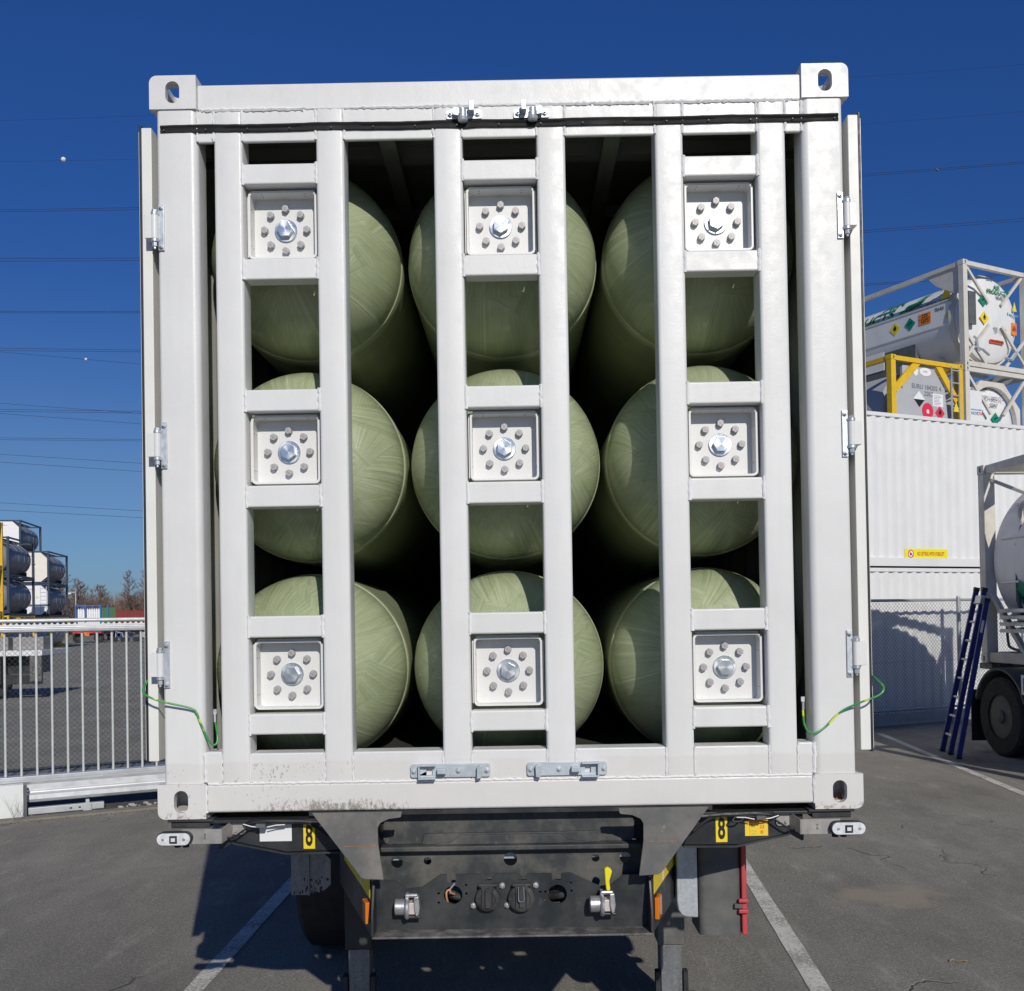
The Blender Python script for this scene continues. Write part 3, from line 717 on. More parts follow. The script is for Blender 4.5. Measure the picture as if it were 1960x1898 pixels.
# front bolster arms
for s_ in (-1, 1):
    pl = [(s_*1.02, -.022), (s_*.66, -.022), (s_*.60, -.125), (s_*.785, -.127), (s_*.97, -.088), (s_*1.02, -.075)]
    if s_ > 0: pl = pl[::-1]
    build('bolster_arm', MB().prism(tp(pl), .035, .20, 'y'), chas_k, TR, bevel=.003)
    lowr = [(s_*.60, -.126), (s_*.785, -.128), (s_*.97, -.089), (s_*.97, -.095), (s_*.785, -.134), (s_*.60, -.132)]
    build('arm_flange', MB().prism(tp(lowr), .022, .21, 'y'), chas, TR)
    build('bolster_top', MB().box(min(s_*.60, s_*1.05), max(s_*.60, s_*1.05), .01, .24, Z-.020, Z-.008), chas_k, TR, bevel=.003)
    build('twistlock_pad', MB().box(min(s_*1.03, s_*1.19), max(s_*1.03, s_*1.19), .0, .17, Z-.012, Z-.002).box(min(s_*1.045, s_*1.180), max(s_*1.045, s_*1.180), .01, .16, Z-.034, Z-.0125), rubber_d, TR, bevel=.004)
    tri = [(s_*1.02, -.078), (s_*1.02, -.115), (s_*1.012, -.115), (s_*.965, -.088), (s_*.965, -.078)]
    build('arm_gusset', MB().prism(tp(tri), .03, .15, 'y'), chas_k, TR)
    # bent stainless bracket and oblong marker light
    br = MB().prism(tp([(s_*.995, -.030), (s_*1.13, -.030), (s_*1.13, -.081), (s_*.995, -.081)]), -.028, -.025, 'y', [tp([(s_*(1.050)+q[0], -.056+q[1]) for q in ((-.004,-.009),(.004,-.009),(.004,-.006),(.0015,-.006),(.0015,.006),(.004,.006),(.004,.009),(-.004,.009),(-.004,.006),(-.0015,.006),(-.0015,-.006),(-.004,-.006))])])
    br.add([(s_*.995, -.028, Z-.030), (s_*.995, -.028, Z-.081), (s_*.972, .030, Z-.065), (s_*.972, .030, Z-.012), (s_*.992, -.028, Z-.030), (s_*.992, -.028, Z-.081), (s_*.969, .030, Z-.065), (s_*.969, .030, Z-.012)], [(0,1,2,3),(7,6,5,4),(0,4,5,1),(1,5,6,2),(2,6,7,3),(3,7,4,0)])
    bk = build('lamp_bracket', br, stain, TR, bevel=.0008)
    bk2 = MB().prism(tp(rrect(min(s_*.972, s_*.925), max(s_*.972, s_*.925), -.062, -.008, .01, 3)), .027, .031, 'y'); b2 = build('mounting_flange', bk2, stain, bk)
    for a_, b_ in ((.936, -.018), (.960, -.018), (.936, -.048), (.960, -.048)): build('bolt', MB().prism(hexa(s_*a_, Z+b_, .011), .027, .020, 'y'), stain, b2)
    cx = s_*1.150
    lo = [(cx+q[0], -.058+q[1]) for q in rrect(-.060, .060, -.0235, .0235, .0234, 8)]
    li = [(cx+q[0], -.058+q[1]) for q in rrect(-.0565, .0565, -.020, .020, .0199, 8)]
    lt = build('marker_light', MB().prism(tp(lo), -.048, -.0285, 'y'), rubber, TR, bevel=.002)
    build('lens', MB().prism(tp(li), -.055, -.0482, 'y'), lensm, lt, bevel=.003)
    build('led_square', MB().box(cx-.013, cx+.013, -.0572, -.0552, Z-.072, Z-.046), chas_k, lt)
    build('led', MB().box(cx-.007, cx+.007, -.0585, -.0573, Z-.065, Z-.053), lensm, lt)
    for q in (-.036, .036): build('screw', MB().cyl((cx+q, -.0565, Z-.059), (cx+q, -.0552, Z-.059), .005, 12), stain, lt)
    for q in (-.017, .012): build('rubber_foot', MB().cyl((cx+s_*-.02+q, -.020, Z-.082), (cx+s_*-.02+q, -.020, Z-.092), .011, 14), rubber, lt)
    # cables along the arm
    cb = MB()
    cb.tube(smooth_path([(s_*.93, .02, Z-.026), (s_*.90, .0, Z-.018), (s_*.84, -.004, Z-.013), (s_*.78, -.004, Z-.015), (s_*.70, -.0, Z-.022), (s_*.63, .0, Z-.070)]), .0055, 8)
    cb.tube(smooth_path([(s_*1.0, .01, Z-.064), (s_*.965, -.006, Z-.066), (s_*.93, -.006, Z-.046), (s_*.90, -.004, Z-.028), (s_*.86, -.004, Z-.024), (s_*.80, -.004, Z-.020), (s_*.74, 0, Z-.020)]), .0035, 8)
    cb.tube(smooth_path([(s_*.92, .02, Z-.014), (s_*.85, -.0, Z-.012), (s_*.74, .0, Z-.014), (s_*.66, .0, Z-.02)]), .008, 8)
    if s_ > 0: cb.tube(smooth_path([(s_*.81, 0, Z-.022), (s_*.79, -.012, Z-.036), (s_*.765, -.012, Z-.034), (s_*.775, -.006, Z-.022)]), .003, 8)
    build('lamp_cable', cb, rubber, TR, kind='stuff')
    build('white_lead', MB().tube([(s_*.925, -.004, Z-.020), (s_*.895, -.012, Z-.027), (s_*.875, -.013, Z-.029)], .002, 6).tube([(s_*.84, -.012, Z-.03), (s_*.81, -.01, Z-.024), (s_*.78, -.004, Z-.024)], .002, 6), whitest, TR)
    build('cable_joint', MB().box(min(s_*.845, s_*.878), max(s_*.845, s_*.878), -.022, -.004, Z-.031, Z-.018), greyp, TR, bevel=.002)
    # yellow 8 plate
    nx = s_*.735 if s_ > 0 else -.705
    npl = build('number_plate', quadmb(face(nx, .0345, Z-.072), .040, .090), yel, TR)
    text('8', .074, black, npl, face(nx, .0320, Z-.073), sx=.50, bold=.0025)
build('blank_sticker', quadmb(face(-.822, .0345, Z-.058), .112, .062), whitest, TR)
iv = build('inspection_sticker', quadmb(face(.857, .0345, Z-.070), .080, .054), M('inspection_yellow', (.88, .62, .04), .5, var=.05), TR)
og = M('sticker_orange', (.80, .25, .03), .5, var=.05)
build('sticker_band', quadmb(face(.857, .0334, Z-.0475), .078, .008, .0006), og, iv)
build('sticker_line', quadmb(face(.833, .0334, Z-.072), .0008, .040, .0006), og, iv)
text('itv', .010, black, iv, face(.845, .0334, Z-.062), bold=.0003)
text('23', .012, M('sticker_red', (.65, .08, .03), .5, var=.05), iv, face(.876, .0334, Z-.066), bold=.0004)
text('ENERO/MARZO', .0028, og, iv, face(.876, .0334, Z-.0555))
build('sticker_crest', MB().prism(tp([(.871, -.090), (.880, -.090), (.881, -.080), (.8755, -.077), (.870, -.080)]), .0333, .0338, 'y'), og, iv)
sc_ = MB()
for k in range(7):
    a = R(20+k*20); sc_.box(.845+.009*math.cos(a)-.001, .845+.009*math.cos(a)+.001, .0333, .0338, Z-.085+.006*math.sin(a)-.0008, Z-.085+.006*math.sin(a)+.0008)
build('sticker_emblem', sc_.box(.838, .853, .0333, .0338, Z-.091, Z-.0895), M('sticker_green', (.25, .35, .08), .5), iv)
# air couplings
for s_, cx in ((-1, -.352), (1, .312)):
    o = MB().cyl((cx-.045, -.045, Z-.302), (cx-.012, -.045, Z-.302), .027, 24).cyl((cx-.047, -.045, Z-.302), (cx-.0455, -.045, Z-.302), .022, 24)
    cp = build('air_coupling', o, alum, TR, bevel=.002, ang=40)
    build('coupling_disc', MB().lathe([(cx-.012, .034), (cx-.006, .039), (cx+.001, .036), (cx+.002, .02)], (0, -.045, Z-.306), 'x', 26).box(cx-.010, cx-.001, -.055, -.020, Z-.306, Z-.258), alum, cp, ang=40)
    build('coupling_body', MB().box(cx+.002, cx+.022, -.060, -.001, Z-.325, Z-.285), M('coupling_sticker', (.62, .55, .52), .5, .3), cp, bevel=.003)
    build('coupling_claw', MB().prism(tp([(cx+.020, -.262), (cx+.036, -.260), (cx+.040, -.30), (cx+.036, -.325), (cx+.026, -.33), (cx+.020, -.30)]), -.070, -.040, 'y'), alum, cp, bevel=.004)
    build('coupling_spring', MB().cyl((cx-.006, -.05, Z-.262), (cx+.03, -.05, Z-.262), .007, 14), alum, cp)
    build('coupling_pin', MB().cyl((cx+.0, -.05, Z-.335), (cx+.04, -.05, Z-.335), .006, 12), chas_k, cp)
hd = MB().prism(tp([(.316, -.181), (.326, -.176), (.337, -.181), (.343, -.190), (.333, -.222), (.336, -.252), (.328, -.259), (.321, -.252), (.318, -.22)]), -.055, -.035, 'y')
build('shutoff_handle', hd, yhandle, TR, bevel=.004)
# electric sockets with lids
for cx, r_, wire in ((-.083, .0395, False), (.033, .043, True)):
    so = build('electric_socket', MB().lathe([(-.002, r_+.004), (-.030, r_+.002), (-.034, r_-.003), (-.036, r_-.012), (-.032, r_-.014)], (cx, 0, Z-.285), 'y', 36), rubber_d, TR, ang=30)
    build('socket_hinge', MB().cyl((cx-.030, -.030, Z-.238), (cx+.034, -.030, Z-.238), .0065, 12).box(cx-.022, cx+.022, -.036, -.022, Z-.258, Z-.240), rubber_d, so, bevel=.002)
    build('socket_rib', MB().box(cx-.0075, cx+.0075, -.044, -.034, Z-.312, Z-.245).box(cx-.020, cx-.016, -.041, -.033, Z-.318, Z-.25).box(cx+.016, cx+.020, -.041, -.033, Z-.318, Z-.25), rubber_d, so, bevel=.001)
    for a_, b_ in ((.050, -.245), (-.050, -.312)):
        build('bolt', MB().prism(hexa(cx+a_, Z+b_, .019), -.012, -.002, 'y').cyl((cx+a_, -.012, Z+b_), (cx+a_, -.018, Z+b_), .006, 10), alum, so, bevel=.001)
    if wire: build('wire_clip', MB().tube([(cx-.010, -.046, Z-.240), (cx-.010, -.048, Z-.285), (cx-.006, -.05, Z-.290), (cx+.006, -.05, Z-.290), (cx+.010, -.048, Z-.285), (cx+.007, -.046, Z-.240)], .0016, 6), turned, so)
# hoses and wires behind the round openings
for k in range(3):
    yb = .05+k*.02
    build('air_hose', MB().tube(smooth_path([(-.30, yb+.1, Z-.25+k*.02), (-.22, yb, Z-.285+k*.014), (-.16, yb, Z-.30+k*.012), (-.10, yb+.1, Z-.34)]), .013, 8), rubber_d, TR)
    build('air_hose', MB().tube(smooth_path([(.08, yb+.1, Z-.33), (.15, yb, Z-.30+k*.012), (.20, yb, Z-.285+k*.012), (.28, yb+.1, Z-.25)]), .012, 8), rubber_d, TR)
build('orange_wire', MB().tube(smooth_path([(-.222, .01, Z-.306), (-.226, -.004, Z-.280), (-.224, -.006, Z-.262), (-.214, -.004, Z-.258), (-.212, .0, Z-.268), (-.200, .02, Z-.279)]), .0034, 8), orangew, TR)
build('bent_rod', MB().tube([(-.215, .0, Z-.258), (-.196, -.002, Z-.236)], .003, 6), zinc, TR)
# zinc plate hanging on the left
zp = [(-.947, -.20), (-.947, -.489), (-.869, -.489), (-.863, -.480), (-.850, -.484), (-.842, -.474), (-.821, -.482), (-.779, -.447), (-.778, -.341), (-.80, -.319), (-.80, -.20)]
zh = [circ(-.862, -.426, .006, 8), circ(-.792, -.424, .006, 8)]
build('zinc_hanger_plate', MB().prism(tp(zp), .80, .805, 'y', [tp(h) for h in zh]).box(-.874, -.868, .790, .799, Z-.489, Z-.20), galvd, TR)
rg0 = random.Random(2)
hd_ = MB()
for k in range(22):
    x_ = rg0.uniform(-.94, -.81); z_ = -.478+rg0.random()**2*.07; hd_.box(x_-.0025, x_+.0025, .7985, .7995, Z+z_-rg0.uniform(.004, .010), Z+z_+rg0.uniform(.003, .008))
build('punched_slot', hd_, black, TR, kind='stuff')
# landing legs
for s_ in (-1, 1):
    lg = build('landing_leg', MB().box(s_*.73-.063, s_*.73+.063, 1.20, 1.33, Z-.86, Z-.10), dusty('leg_paint', (.10, .10, .095), (.22, .21, .19), .6, .55, 9) if s_ > 0 else chas_k, TR, bevel=.006)
    build('inner_leg', MB().box(s_*.73-.050, s_*.73+.050, 1.212, 1.318, .05, Z-.861), galvd, lg, bevel=.005)

    if s_ > 0:
        for a_, b_, c_ in ((-.0505, -.034, .3), (.030, .0505, .36)): build('rust_streak', MB().box(.73+a_, .73+b_, 1.2105, 1.2118, c_, Z-.866), rustm, lg)
    build('leg_foot', MB().box(s_*.73-.14, s_*.73+.14, 1.14, 1.39, .0, .03).box(s_*.73-.02, s_*.73+.02, 1.2, 1.33, .03, .09), chas_k, lg)
    for q in (-1, 1): build('foot_hook', MB().box(s_*.73+q*.0645-.0105, s_*.73+q*.0645+.0105, 1.20, 1.25, .07, .19), chas_k, lg)
    build('leg_brace', MB().bar((s_*.73, 1.33, .55), (s_*.62, 2.3, .95), .05, .05), chas_k, lg)
build('leg_crossbar', MB().box(-.66, .66, 1.24, 1.29, Z-.5, Z-.45), chas_k, TR)
# extinguisher box with red door edge
eb = build('extinguisher_box', MB().prism(rrect(.712, .872, .36, .56, .025, 4), Z-.546, Z-.138, 'z'), greyp, TR, ang=30)
build('red_door_edge', MB().box(.873, .893, .355, .47, Z-.546, Z-.138), redp, eb, bevel=.005)
for zz in (-.412, -.452): build('red_latch', MB().box(.857, .895, .338, .3545, Z+zz-.008, Z+zz+.008), redp, eb, bevel=.005)
build('black_latch', MB().box(.842, .872, .342, .359, Z-.441, Z-.424), greyp, eb, bevel=.003)
build('locker_or_shade_box', MB().box(.74, 1.13, 1.52, 2.75, Z-.66, Z-.10), chas_k, TR, bevel=.01)  # unseen box added to shade the ground by the right leg
# galvanised round-bottomed tank guard beside it
gp = [(.708, -.14), (.708, -.482), (.675, -.480), (.645, -.468), (.632, -.45), (.628, -.42), (.628, -.14)]
build('galvanised_guard', MB().prism(tp(gp), .372, .56, 'y'), galvm, TR, bevel=.01)
build('air_tank', MB().lathe([(-.35, .02), (-.33, .12), (-.27, .16), (.27, .16), (.33, .12), (.35, .02)], (0, 2.6, Z-.62), 'x', 28), chas_k, TR)
# spare wheel and running wheels
def wheel(par, x, y, z, r, w, nm='wheel', out=1):
    t_ = build(nm, MB().lathe([(-w/2, r*.56), (-w/2, r*.93), (-w/2+.03, r), (w/2-.03, r), (w/2, r*.93), (w/2, r*.56), (w/2-.04, r*.54), (-w/2+.04, r*.54), (-w/2, r*.56)], (0, 0, 0), 'x', 40, False), tyre, par, ang=35); t_.location = (x, y, z)
    e = out*w/2
    build('rim', MB().lathe([(e-out*.02, r*.57), (e-out*.015, r*.53), (e-out*.05, r*.50), (e-out*.15, r*.45), (e-out*.17, r*.24), (e-out*.04, r*.20), (e-out*.0, r*.16), (e+out*.01, .02)], (0, 0, 0), 'x', 32), M('rim_paint', (.085, .085, .082), .5, .3, .2, 20) if 'rim_paint' not in bpy.data.materials else bpy.data.materials['rim_paint'], t_)
    for k in range(10):
        a = R(36*k); build('wheel_nut', MB().cyl((e-out*.165, r*.33*math.cos(a), r*.33*math.sin(a)), (e-out*.12, r*.33*math.cos(a), r*.33*math.sin(a)), .016, 6), chas_k, t_)
    return t_
wheel(TR, -1.02, 2.32, .5, .5, .30, 'front_wheel', -1); wheel(TR, 1.02, 2.9, .5, .5, .30, 'front_wheel', 1)
for yy in (8.0, 9.3, 10.6):
    build('axle', MB().cyl((-.98, yy, .5), (.98, yy, .5), .06, 12), chas_k, TR)
    for s_ in (-1, 1): wheel(TR, s_*1.03, yy, .5, .5, .36, 'wheel', s_)


# ------------------------------------------------------------------ generic tank container
fr_white = dusty('frame_white', (.66, .64, .58), (.45, .36, .26), .45, .5, 3)
fr_yel = M('frame_yellow', (.75, .47, .015), .45, var=.08, dirt=(.4, .28, .05), dfac=.4)
fr_blue = M('frame_slate_blue', (.025, .042, .075), .45, var=.12, dirt=(.12, .13, .14), dfac=.4)
tk_white = M('tank_white', (.78, .78, .76), .35, var=.03, scale=2, dirt=(.55, .54, .5), dfac=.3)
tk_silver = M('tank_cladding', (.23, .235, .25), .45, .15, .12, 2, dirt=(.22, .22, .23), dfac=.5)
tk_grey = M('tank_grey', (.44, .45, .46), .5, var=.06, scale=2, dirt=(.35, .35, .35), dfac=.3)
tk_cream = M('end_plate_cream', (.80, .76, .66), .5, var=.03, scale=2, dirt=(.6, .55, .42), dfac=.3)
tk_dark = M('dark_steel_hole_shade', (.10, .11, .115), .6, var=.2)  # dark parts; casting hole plates use it as painted shade
gr_green = M('placard_green', (.0, .25, .15), .5, var=.05)
gr_text = M('letter_green', (.0, .20, .075), .5, var=.05)
pl_or = M('placard_orange', (.85, .24, .02), .5, var=.05)
pl_red = M('placard_red', (.70, .03, .07), .5, var=.05)
pl_wh = M('placard_white', (.82, .82, .82), .5, var=.03)
pl_rust = M('warning_red_strip', (.62, .09, .04), .5, var=.05)
tx_grey = M('print_grey', (.16, .17, .20), .5, var=.1)
tx_blue = M('print_blue', (.10, .30, .58), .5, var=.1)
TW, TH, TL = 2.438, 2.591, 6.058

def diamond(par, m, s_, mat, nm='placard', sign=None):
    vs = [m @ Vector(p) for c in (0, .004) for p in ((0, -s_, c), (s_, 0, c), (0, s_, c), (-s_, 0, c))]
    o = build(nm, MB().add(vs, [(0,1,2,3),(7,6,5,4),(0,4,5,1),(1,5,6,2),(2,6,7,3),(3,7,4,0)]), mat, par)
    if sign == 'bottle':
        mm = m @ Matrix.Translation((0, .02, .006)) @ Matrix.Rotation(R(25), 4, 'Z')
        build('cylinder_symbol', MB().box(-s_*.42, s_*.42, -s_*.09, s_*.09, 0, .001, mm), black, o)
    if sign == 'flame':
        mm = m @ Matrix.Translation((0, s_*.08, .006))
        fl = [(0, .55), (.18, .25), (.30, .05), (.22, -.22), (-.22, -.22), (-.30, .05), (-.12, .2)]
        build('flame_symbol', MB().add([mm @ Vector((a*s_, b*s_, c)) for c in (0, .001) for a, b in fl], [tuple(range(7)), tuple(range(13, 6, -1))]+[(i, (i+1) % 7, 7+(i+1) % 7, 7+i) for i in range(7)]), black, o)
        build('flame_symbol', MB().box(-s_*.26, s_*.26, -s_*.36, -s_*.28, 0, .001, mm), black, o)
    return o

def tank_container(name, label, loc, rz, fm, tm, group, style='plain', r=1.08, yt=(.35, 5.7), detail=True, zc=1.30):
    t = thing(name, label, 'tank container', loc, rz, group)
    for x in (0, TW):
        for y in (0, TL):
            x0 = 0 if x == 0 else TW-.15; y0 = 0 if y == 0 else TL-.15
            build('corner_post', MB().box(x0, x0+.15, y0, y0+.15, .119, TH-.119), fm, t, bevel=.008 if detail else 0)
            for zz in (0, TH-.118):
                c = build('corner_casting', MB().box(x0-.004 if x == 0 else x0-.012, (x0+.162) if x == 0 else TW+.004, y0-.006 if y == 0 else y0-.022, y0+.172 if y == 0 else TL+.006, zz, zz+.118), fm, t, bevel=.008 if detail else 0)
                if detail and y == 0:
                    cx = x0+.078; build('casting_hole', MB().prism([(cx+p[0], zz+.059+p[1]) for p in rrect(-.024, .024, -.039, .039, .0235, 4)], -.0075, -.0062, 'y'), tk_dark, c)
    for x0 in (.01, TW-.11):
        build('side_rail', MB().box(x0, x0+.10, .151, TL-.151, TH-.12, TH-.015), fm, t)
        build('side_rail', MB().box(x0, x0+.10, .151, TL-.151, .015, .13), fm, t)
    for y0 in (.01, TL-.11):
        build('end_rail', MB().box(.151, TW-.151, y0, y0+.10, TH-.12, TH-.015), fm, t)
        build('end_rail', MB().box(.151, TW-.151, y0, y0+.10, .015, .13), fm, t)
    cx = TW/2; y0, y1 = yt; d = r*(.32 if style == 'plain' else .20)
    pr = [(y0, .02), (y0+d*.04, r*.35), (y0+d*.18, r*.62), (y0+d*.42, r*.84), (y0+d*.75, r*.96), (y0+d*1.1, r)]
    pr = pr+[(y1-d*1.1, r), (y1-d*.75, r*.96), (y1-d*.42, r*.84), (y1-d*.18, r*.62), (y1, .02)]
    tank = build('tank', MB().lathe(pr, (cx, 0, zc), 'y', 40), tm, t, ang=25)
    for yy in (1.3, 2.6, 3.9, 5.0) if style == 'plain' else ():
        build('cladding_band', MB().lathe([(yy, r+.001), (yy+.002, r+.012), (yy+.05, r+.012), (yy+.052, r+.001)], (cx, 0, zc), 'y', 40), tm, tank)
    for yy in (1.0, 4.9): build('saddle', MB().box(.25, TW-.25, yy, yy+.12, .131, .45), fm, t)
    for (a, b) in (((.1, .08, .35), (.75, .08, .131)), ((TW-.1, .08, .35), (TW-.75, .08, .131)), ((.1, .08, TH-.4), (.7, .08, TH-.14)), ((TW-.1, .08, TH-.4), (TW-.7, .08, TH-.14))):
        if style == 'plain': build('end_brace', MB().bar(a, b, .10, .05, (0, 1, 0)), fm, t)
    if style == 'plain':
        build('walkway', MB().box(.75, TW-.75, .3, TL-.3, TH-.06, TH-.03), fm, t)
        for k in (-1, 1): build('manlid_box', MB().box(.8, 1.6, 2.6+k*1.3, 3.2+k*1.3, TH-.24, TH-.07), pl_wh, t)
    return t

# ---- tank containers stacked behind the white boxes on the right
RZ = R(27.7)
U = Vector((math.cos(RZ), math.sin(RZ), 0)); NV = Vector((-math.sin(RZ), math.cos(RZ), 0))
G1 = 'tank containers stacked behind the white boxes'
PA = Vector((11.0, 20.4, 0))
def sface(x, y, z):   # print on the long left side (faces -X locally)
    return Matrix.Translation((x, y, z)) @ Matrix.Rotation(R(-90), 4, 'Z') @ Matrix.Rotation(R(90), 4, 'X')
for k, (nm, base, lab) in enumerate((('tank_container', 0, 'unseen lower'),)):
    pass
ap = tank_container('tank_container', 'white tank container with green lettering, topmost of the stack on the right', PA+Vector((0, 0, TH*3)), RZ, fr_white, tk_white, G1, 'cryo', 1.10, (.10, 5.6))
def end_lattice(t, fm, pts, w=.075):
    for a, b in pts: build('end_brace', MB().bar((a[0], .07, a[1]), (b[0], .07, b[1]), w, .05, (0, 1, 0)), fm, t)
for s_ in (0, 1):
    f = (lambda p: p) if s_ == 0 else (lambda p: (TW-p[0], p[1]))
    end_lattice(ap, fr_white, [(f((.14, 2.50)), f((.98, 1.66))), (f((.12, .85)), f((.84, .14))), (f((.14, .25)), f((.98, 1.12)))], .065)
build('gusset_plate', MB().prism([(.151, TH-.12), (1.1, TH-.12), (.82, TH-.42), (.5, TH-.62), (.151, TH-.80)], .04, .06, 'x'), fr_white, ap)
build('collar_ring', MB().lathe([(.36, 1.09), (.36, 1.16), (.50, 1.16), (.50, 1.09)], (TW/2, 0, 1.30), 'y', 44), fr_white, ap, ang=40)
vp = [(.42, 1.20), (.40, 1.30), (.40, 1.62), (.46, 1.72), (.6, 1.76), (5.5, 1.76), (5.5, 1.16), (.5, 1.16)]
val = build('side_cover', MB().prism(vp, .105, .30, 'x'), tk_white, ap, bevel=.04, seg=3)
build('cover_edge', MB().box(.085, .103, .45, 5.5, 1.745, 1.775), fr_white, ap)
build('equipment_box', MB().box(.18, .6, 1.6, 5.3, .15, 1.10), tk_dark, ap)
for yy in (2.6, 3.4, 4.2): build('box_panel', MB().box(.165, .179, yy, yy+.7, .5, 1.08), tk_white, ap)
build('control_cabinet', MB().box(.20, .46, .02, .075, 1.05, 1.85), tk_dark, ap)
cr, czc = 1.115, 1.30
def wrapside(y, z0):
    def f(u, v):
        a = (z0-czc+v)/cr; a = max(-1.2, min(1.5, a)); return (TW/2-cr*math.cos(a)-.01, y-u, czc+cr*math.sin(a))
    return f
text('AIR', .40, gr_text, ap, None, wrap=wrapside(2.55, 2.46), bold=.014, sx=.85)
text('PRODUCTS', .36, gr_text, ap, None, wrap=wrapside(3.45, 2.00), bold=.014, sx=.85)
def lozenge(pts): return MB().prism(pts, -.001, .001, 'x')
def sideplate(pts, z0=2.0):
    vs = []
    for off in (0, .004):
        for (y, z) in pts:
            a = (z-czc)/cr; vs.append((TW/2-(cr+.012+off)*math.cos(a), y, czc+(cr+.012+off)*math.sin(a)))
    n = len(pts); return MB().add(vs, [tuple(range(n)), tuple(range(2*n-1, n-1, -1))]+[(i, (i+1) % n, n+(i+1) % n, n+i) for i in range(n)])
for pts in ([(2.20, 1.86), (1.75, 1.88), (1.42, 2.05), (1.50, 2.08), (1.75, 1.98), (2.1, 1.96)], [(2.02, 2.02), (1.62, 2.05), (1.40, 2.18), (1.50, 2.22), (1.70, 2.14), (1.95, 2.12)], [(1.72, 2.20), (1.52, 2.24), (1.28, 2.36), (1.50, 2.34)]) if True else ([(2.15, 1.78), (1.62, 1.86), (1.40, 1.98), (1.52, 1.99), (1.64, 1.94), (2.2, 1.86)], [(1.95, 1.92), (1.6, 1.97), (1.5, 2.05), (1.62, 2.04), (1.98, 1.99)], [(1.62, 2.06), (1.50, 2.13), (1.40, 2.30), (1.52, 2.14)]):
    build('logo_stroke', sideplate(pts), gr_text, ap)
text('OXYGENE MEDICAL LIQUIDE', .095, tx_grey, ap, None, wrap=wrapside(1.20, 1.90), bold=.003, sx=.72)
text('22K7', .10, tx_grey, ap, None, wrap=wrapside(.98, 2.42), bold=.002)
X0 = .100
diamond(ap, sface(X0, 2.16, 1.46), .17, yel, sign='flame'); diamond(ap, sface(X0, 1.68, 1.46), .17, gr_green, sign='bottle')
op = build('placard', quadmb(sface(X0, 1.22, 1.48), .36, .28, .004), pl_or, ap)
build('placard_bar', quadmb(sface(X0-.005, 1.22, 1.48), .36, .012), black, op)
text('225', .09, black, op, sface(X0-.006, 1.22, 1.55), bold=.003); text('1073', .09, black, op, sface(X0-.006, 1.22, 1.41), bold=.003)
text('9646', .10, tx_grey, ap, sface(X0-.002, .78, 1.60), bold=.003)
build('warning_sticker', quadmb(sface(X0, .54, 1.38), .11, .14, .003), yel, ap)
tri = MB().add([sface(.045, .42, 1.82+.16) @ Vector(p) for p in ((-.15, -.14, 0), (.15, -.14, 0), (0, .14, 0), (-.15, -.14, .004), (.15, -.14, .004), (0, .14, .004))], [(0,1,2),(5,4,3),(0,3,4,1),(1,4,5,2),(2,5,3,0)])
tri = MB().add([Matrix.Translation((.20, .66, 1.99)) @ sface(0, 0, 0) @ Vector(p) for p in ((-.16, -.14, 0), (.16, -.14, 0), (0, .14, 0), (-.16, -.14, .004), (.16, -.14, .004), (0, .14, .004))], [(0,1,2),(5,4,3),(0,3,4,1),(1,4,5,2),(2,5,3,0)])
build('warning_triangle', tri, yel, ap)
# prints on the dome end
def ef(x, z, y=.10):
    rr = math.hypot(x-TW/2, z-1.3)/1.10; kk = [(0, 0), (.35, .04), (.62, .18), (.84, .42), (.96, .75), (1.0, 1.1), (9, 1.1)]; yy = .10
    for (a0, b0), (a1, b1) in zip(kk, kk[1:]):
        if a0 <= rr < a1: yy = .10+.22*(b0+(b1-b0)*(rr-a0)/(a1-a0)); break
    return face(x, yy-.028, z)
diamond(ap, ef(.84, 1.72), .17, gr_green, sign='bottle'); diamond(ap, ef(.84, 1.28), .17, yel, sign='flame')
text('AIR', .11, gr_text, ap, ef(1.42, 2.12), bold=.006); text('PRODUCTS', .11, gr_text, ap, ef(1.40, 1.98), bold=.006)
build('logo_stroke', MB().prism([(1.66, 1.98), (1.86, 1.96), (1.84, 1.99), (1.72, 2.02), (1.72, 2.12), (1.69, 2.02)], .05, .054, 'y'), gr_text, ap)
text('9646', .10, tx_grey, ap, ef(1.46, 1.85), bold=.003); text('22K7', .09, tx_grey, ap, ef(1.25, 2.33), bold=.002)
text('MGW   34 000 KG\nTARE   13 200 KG\nCAP     17 300 L', .045, tx_grey, ap, ef(1.42, 1.02), bold=.001)
build('warning_strip', quadmb(ef(1.31, .74), .52, .09, .004), pl_rust, ap)
text('NE PAS APPROCHER', .035, black, ap, ef(1.31, .74) @ Matrix.Translation((0, 0, .008)), bold=.001)
op2 = build('placard', quadmb(ef(2.04, 1.16), .20, .30, .004), pl_or, ap)
text('225\n1073', .06, black, op2, ef(2.04, 1.16) @ Matrix.Translation((0, 0, .008)), bold=.002)
text('tell me more', .085, tx_blue, ap, ef(1.95, 1.50), bold=.004, sx=.8)
build('warning_triangle', MB().prism([(1.97, 1.60), (2.13, 1.60), (2.05, 1.84)], .12, .124, 'y'), yel, ap)
for a, b in (((.4, .02, .5), (.9, .02, .35)), ((1.5, .02, .35), (2.0, .02, .55)), ((.35, .02, .75), (.5, .02, .42))):
    build('fill_pipe', MB().tube([a, ((a[0]+b[0])/2, .0, a[2]-.05), b], .03, 8), zinc, ap)

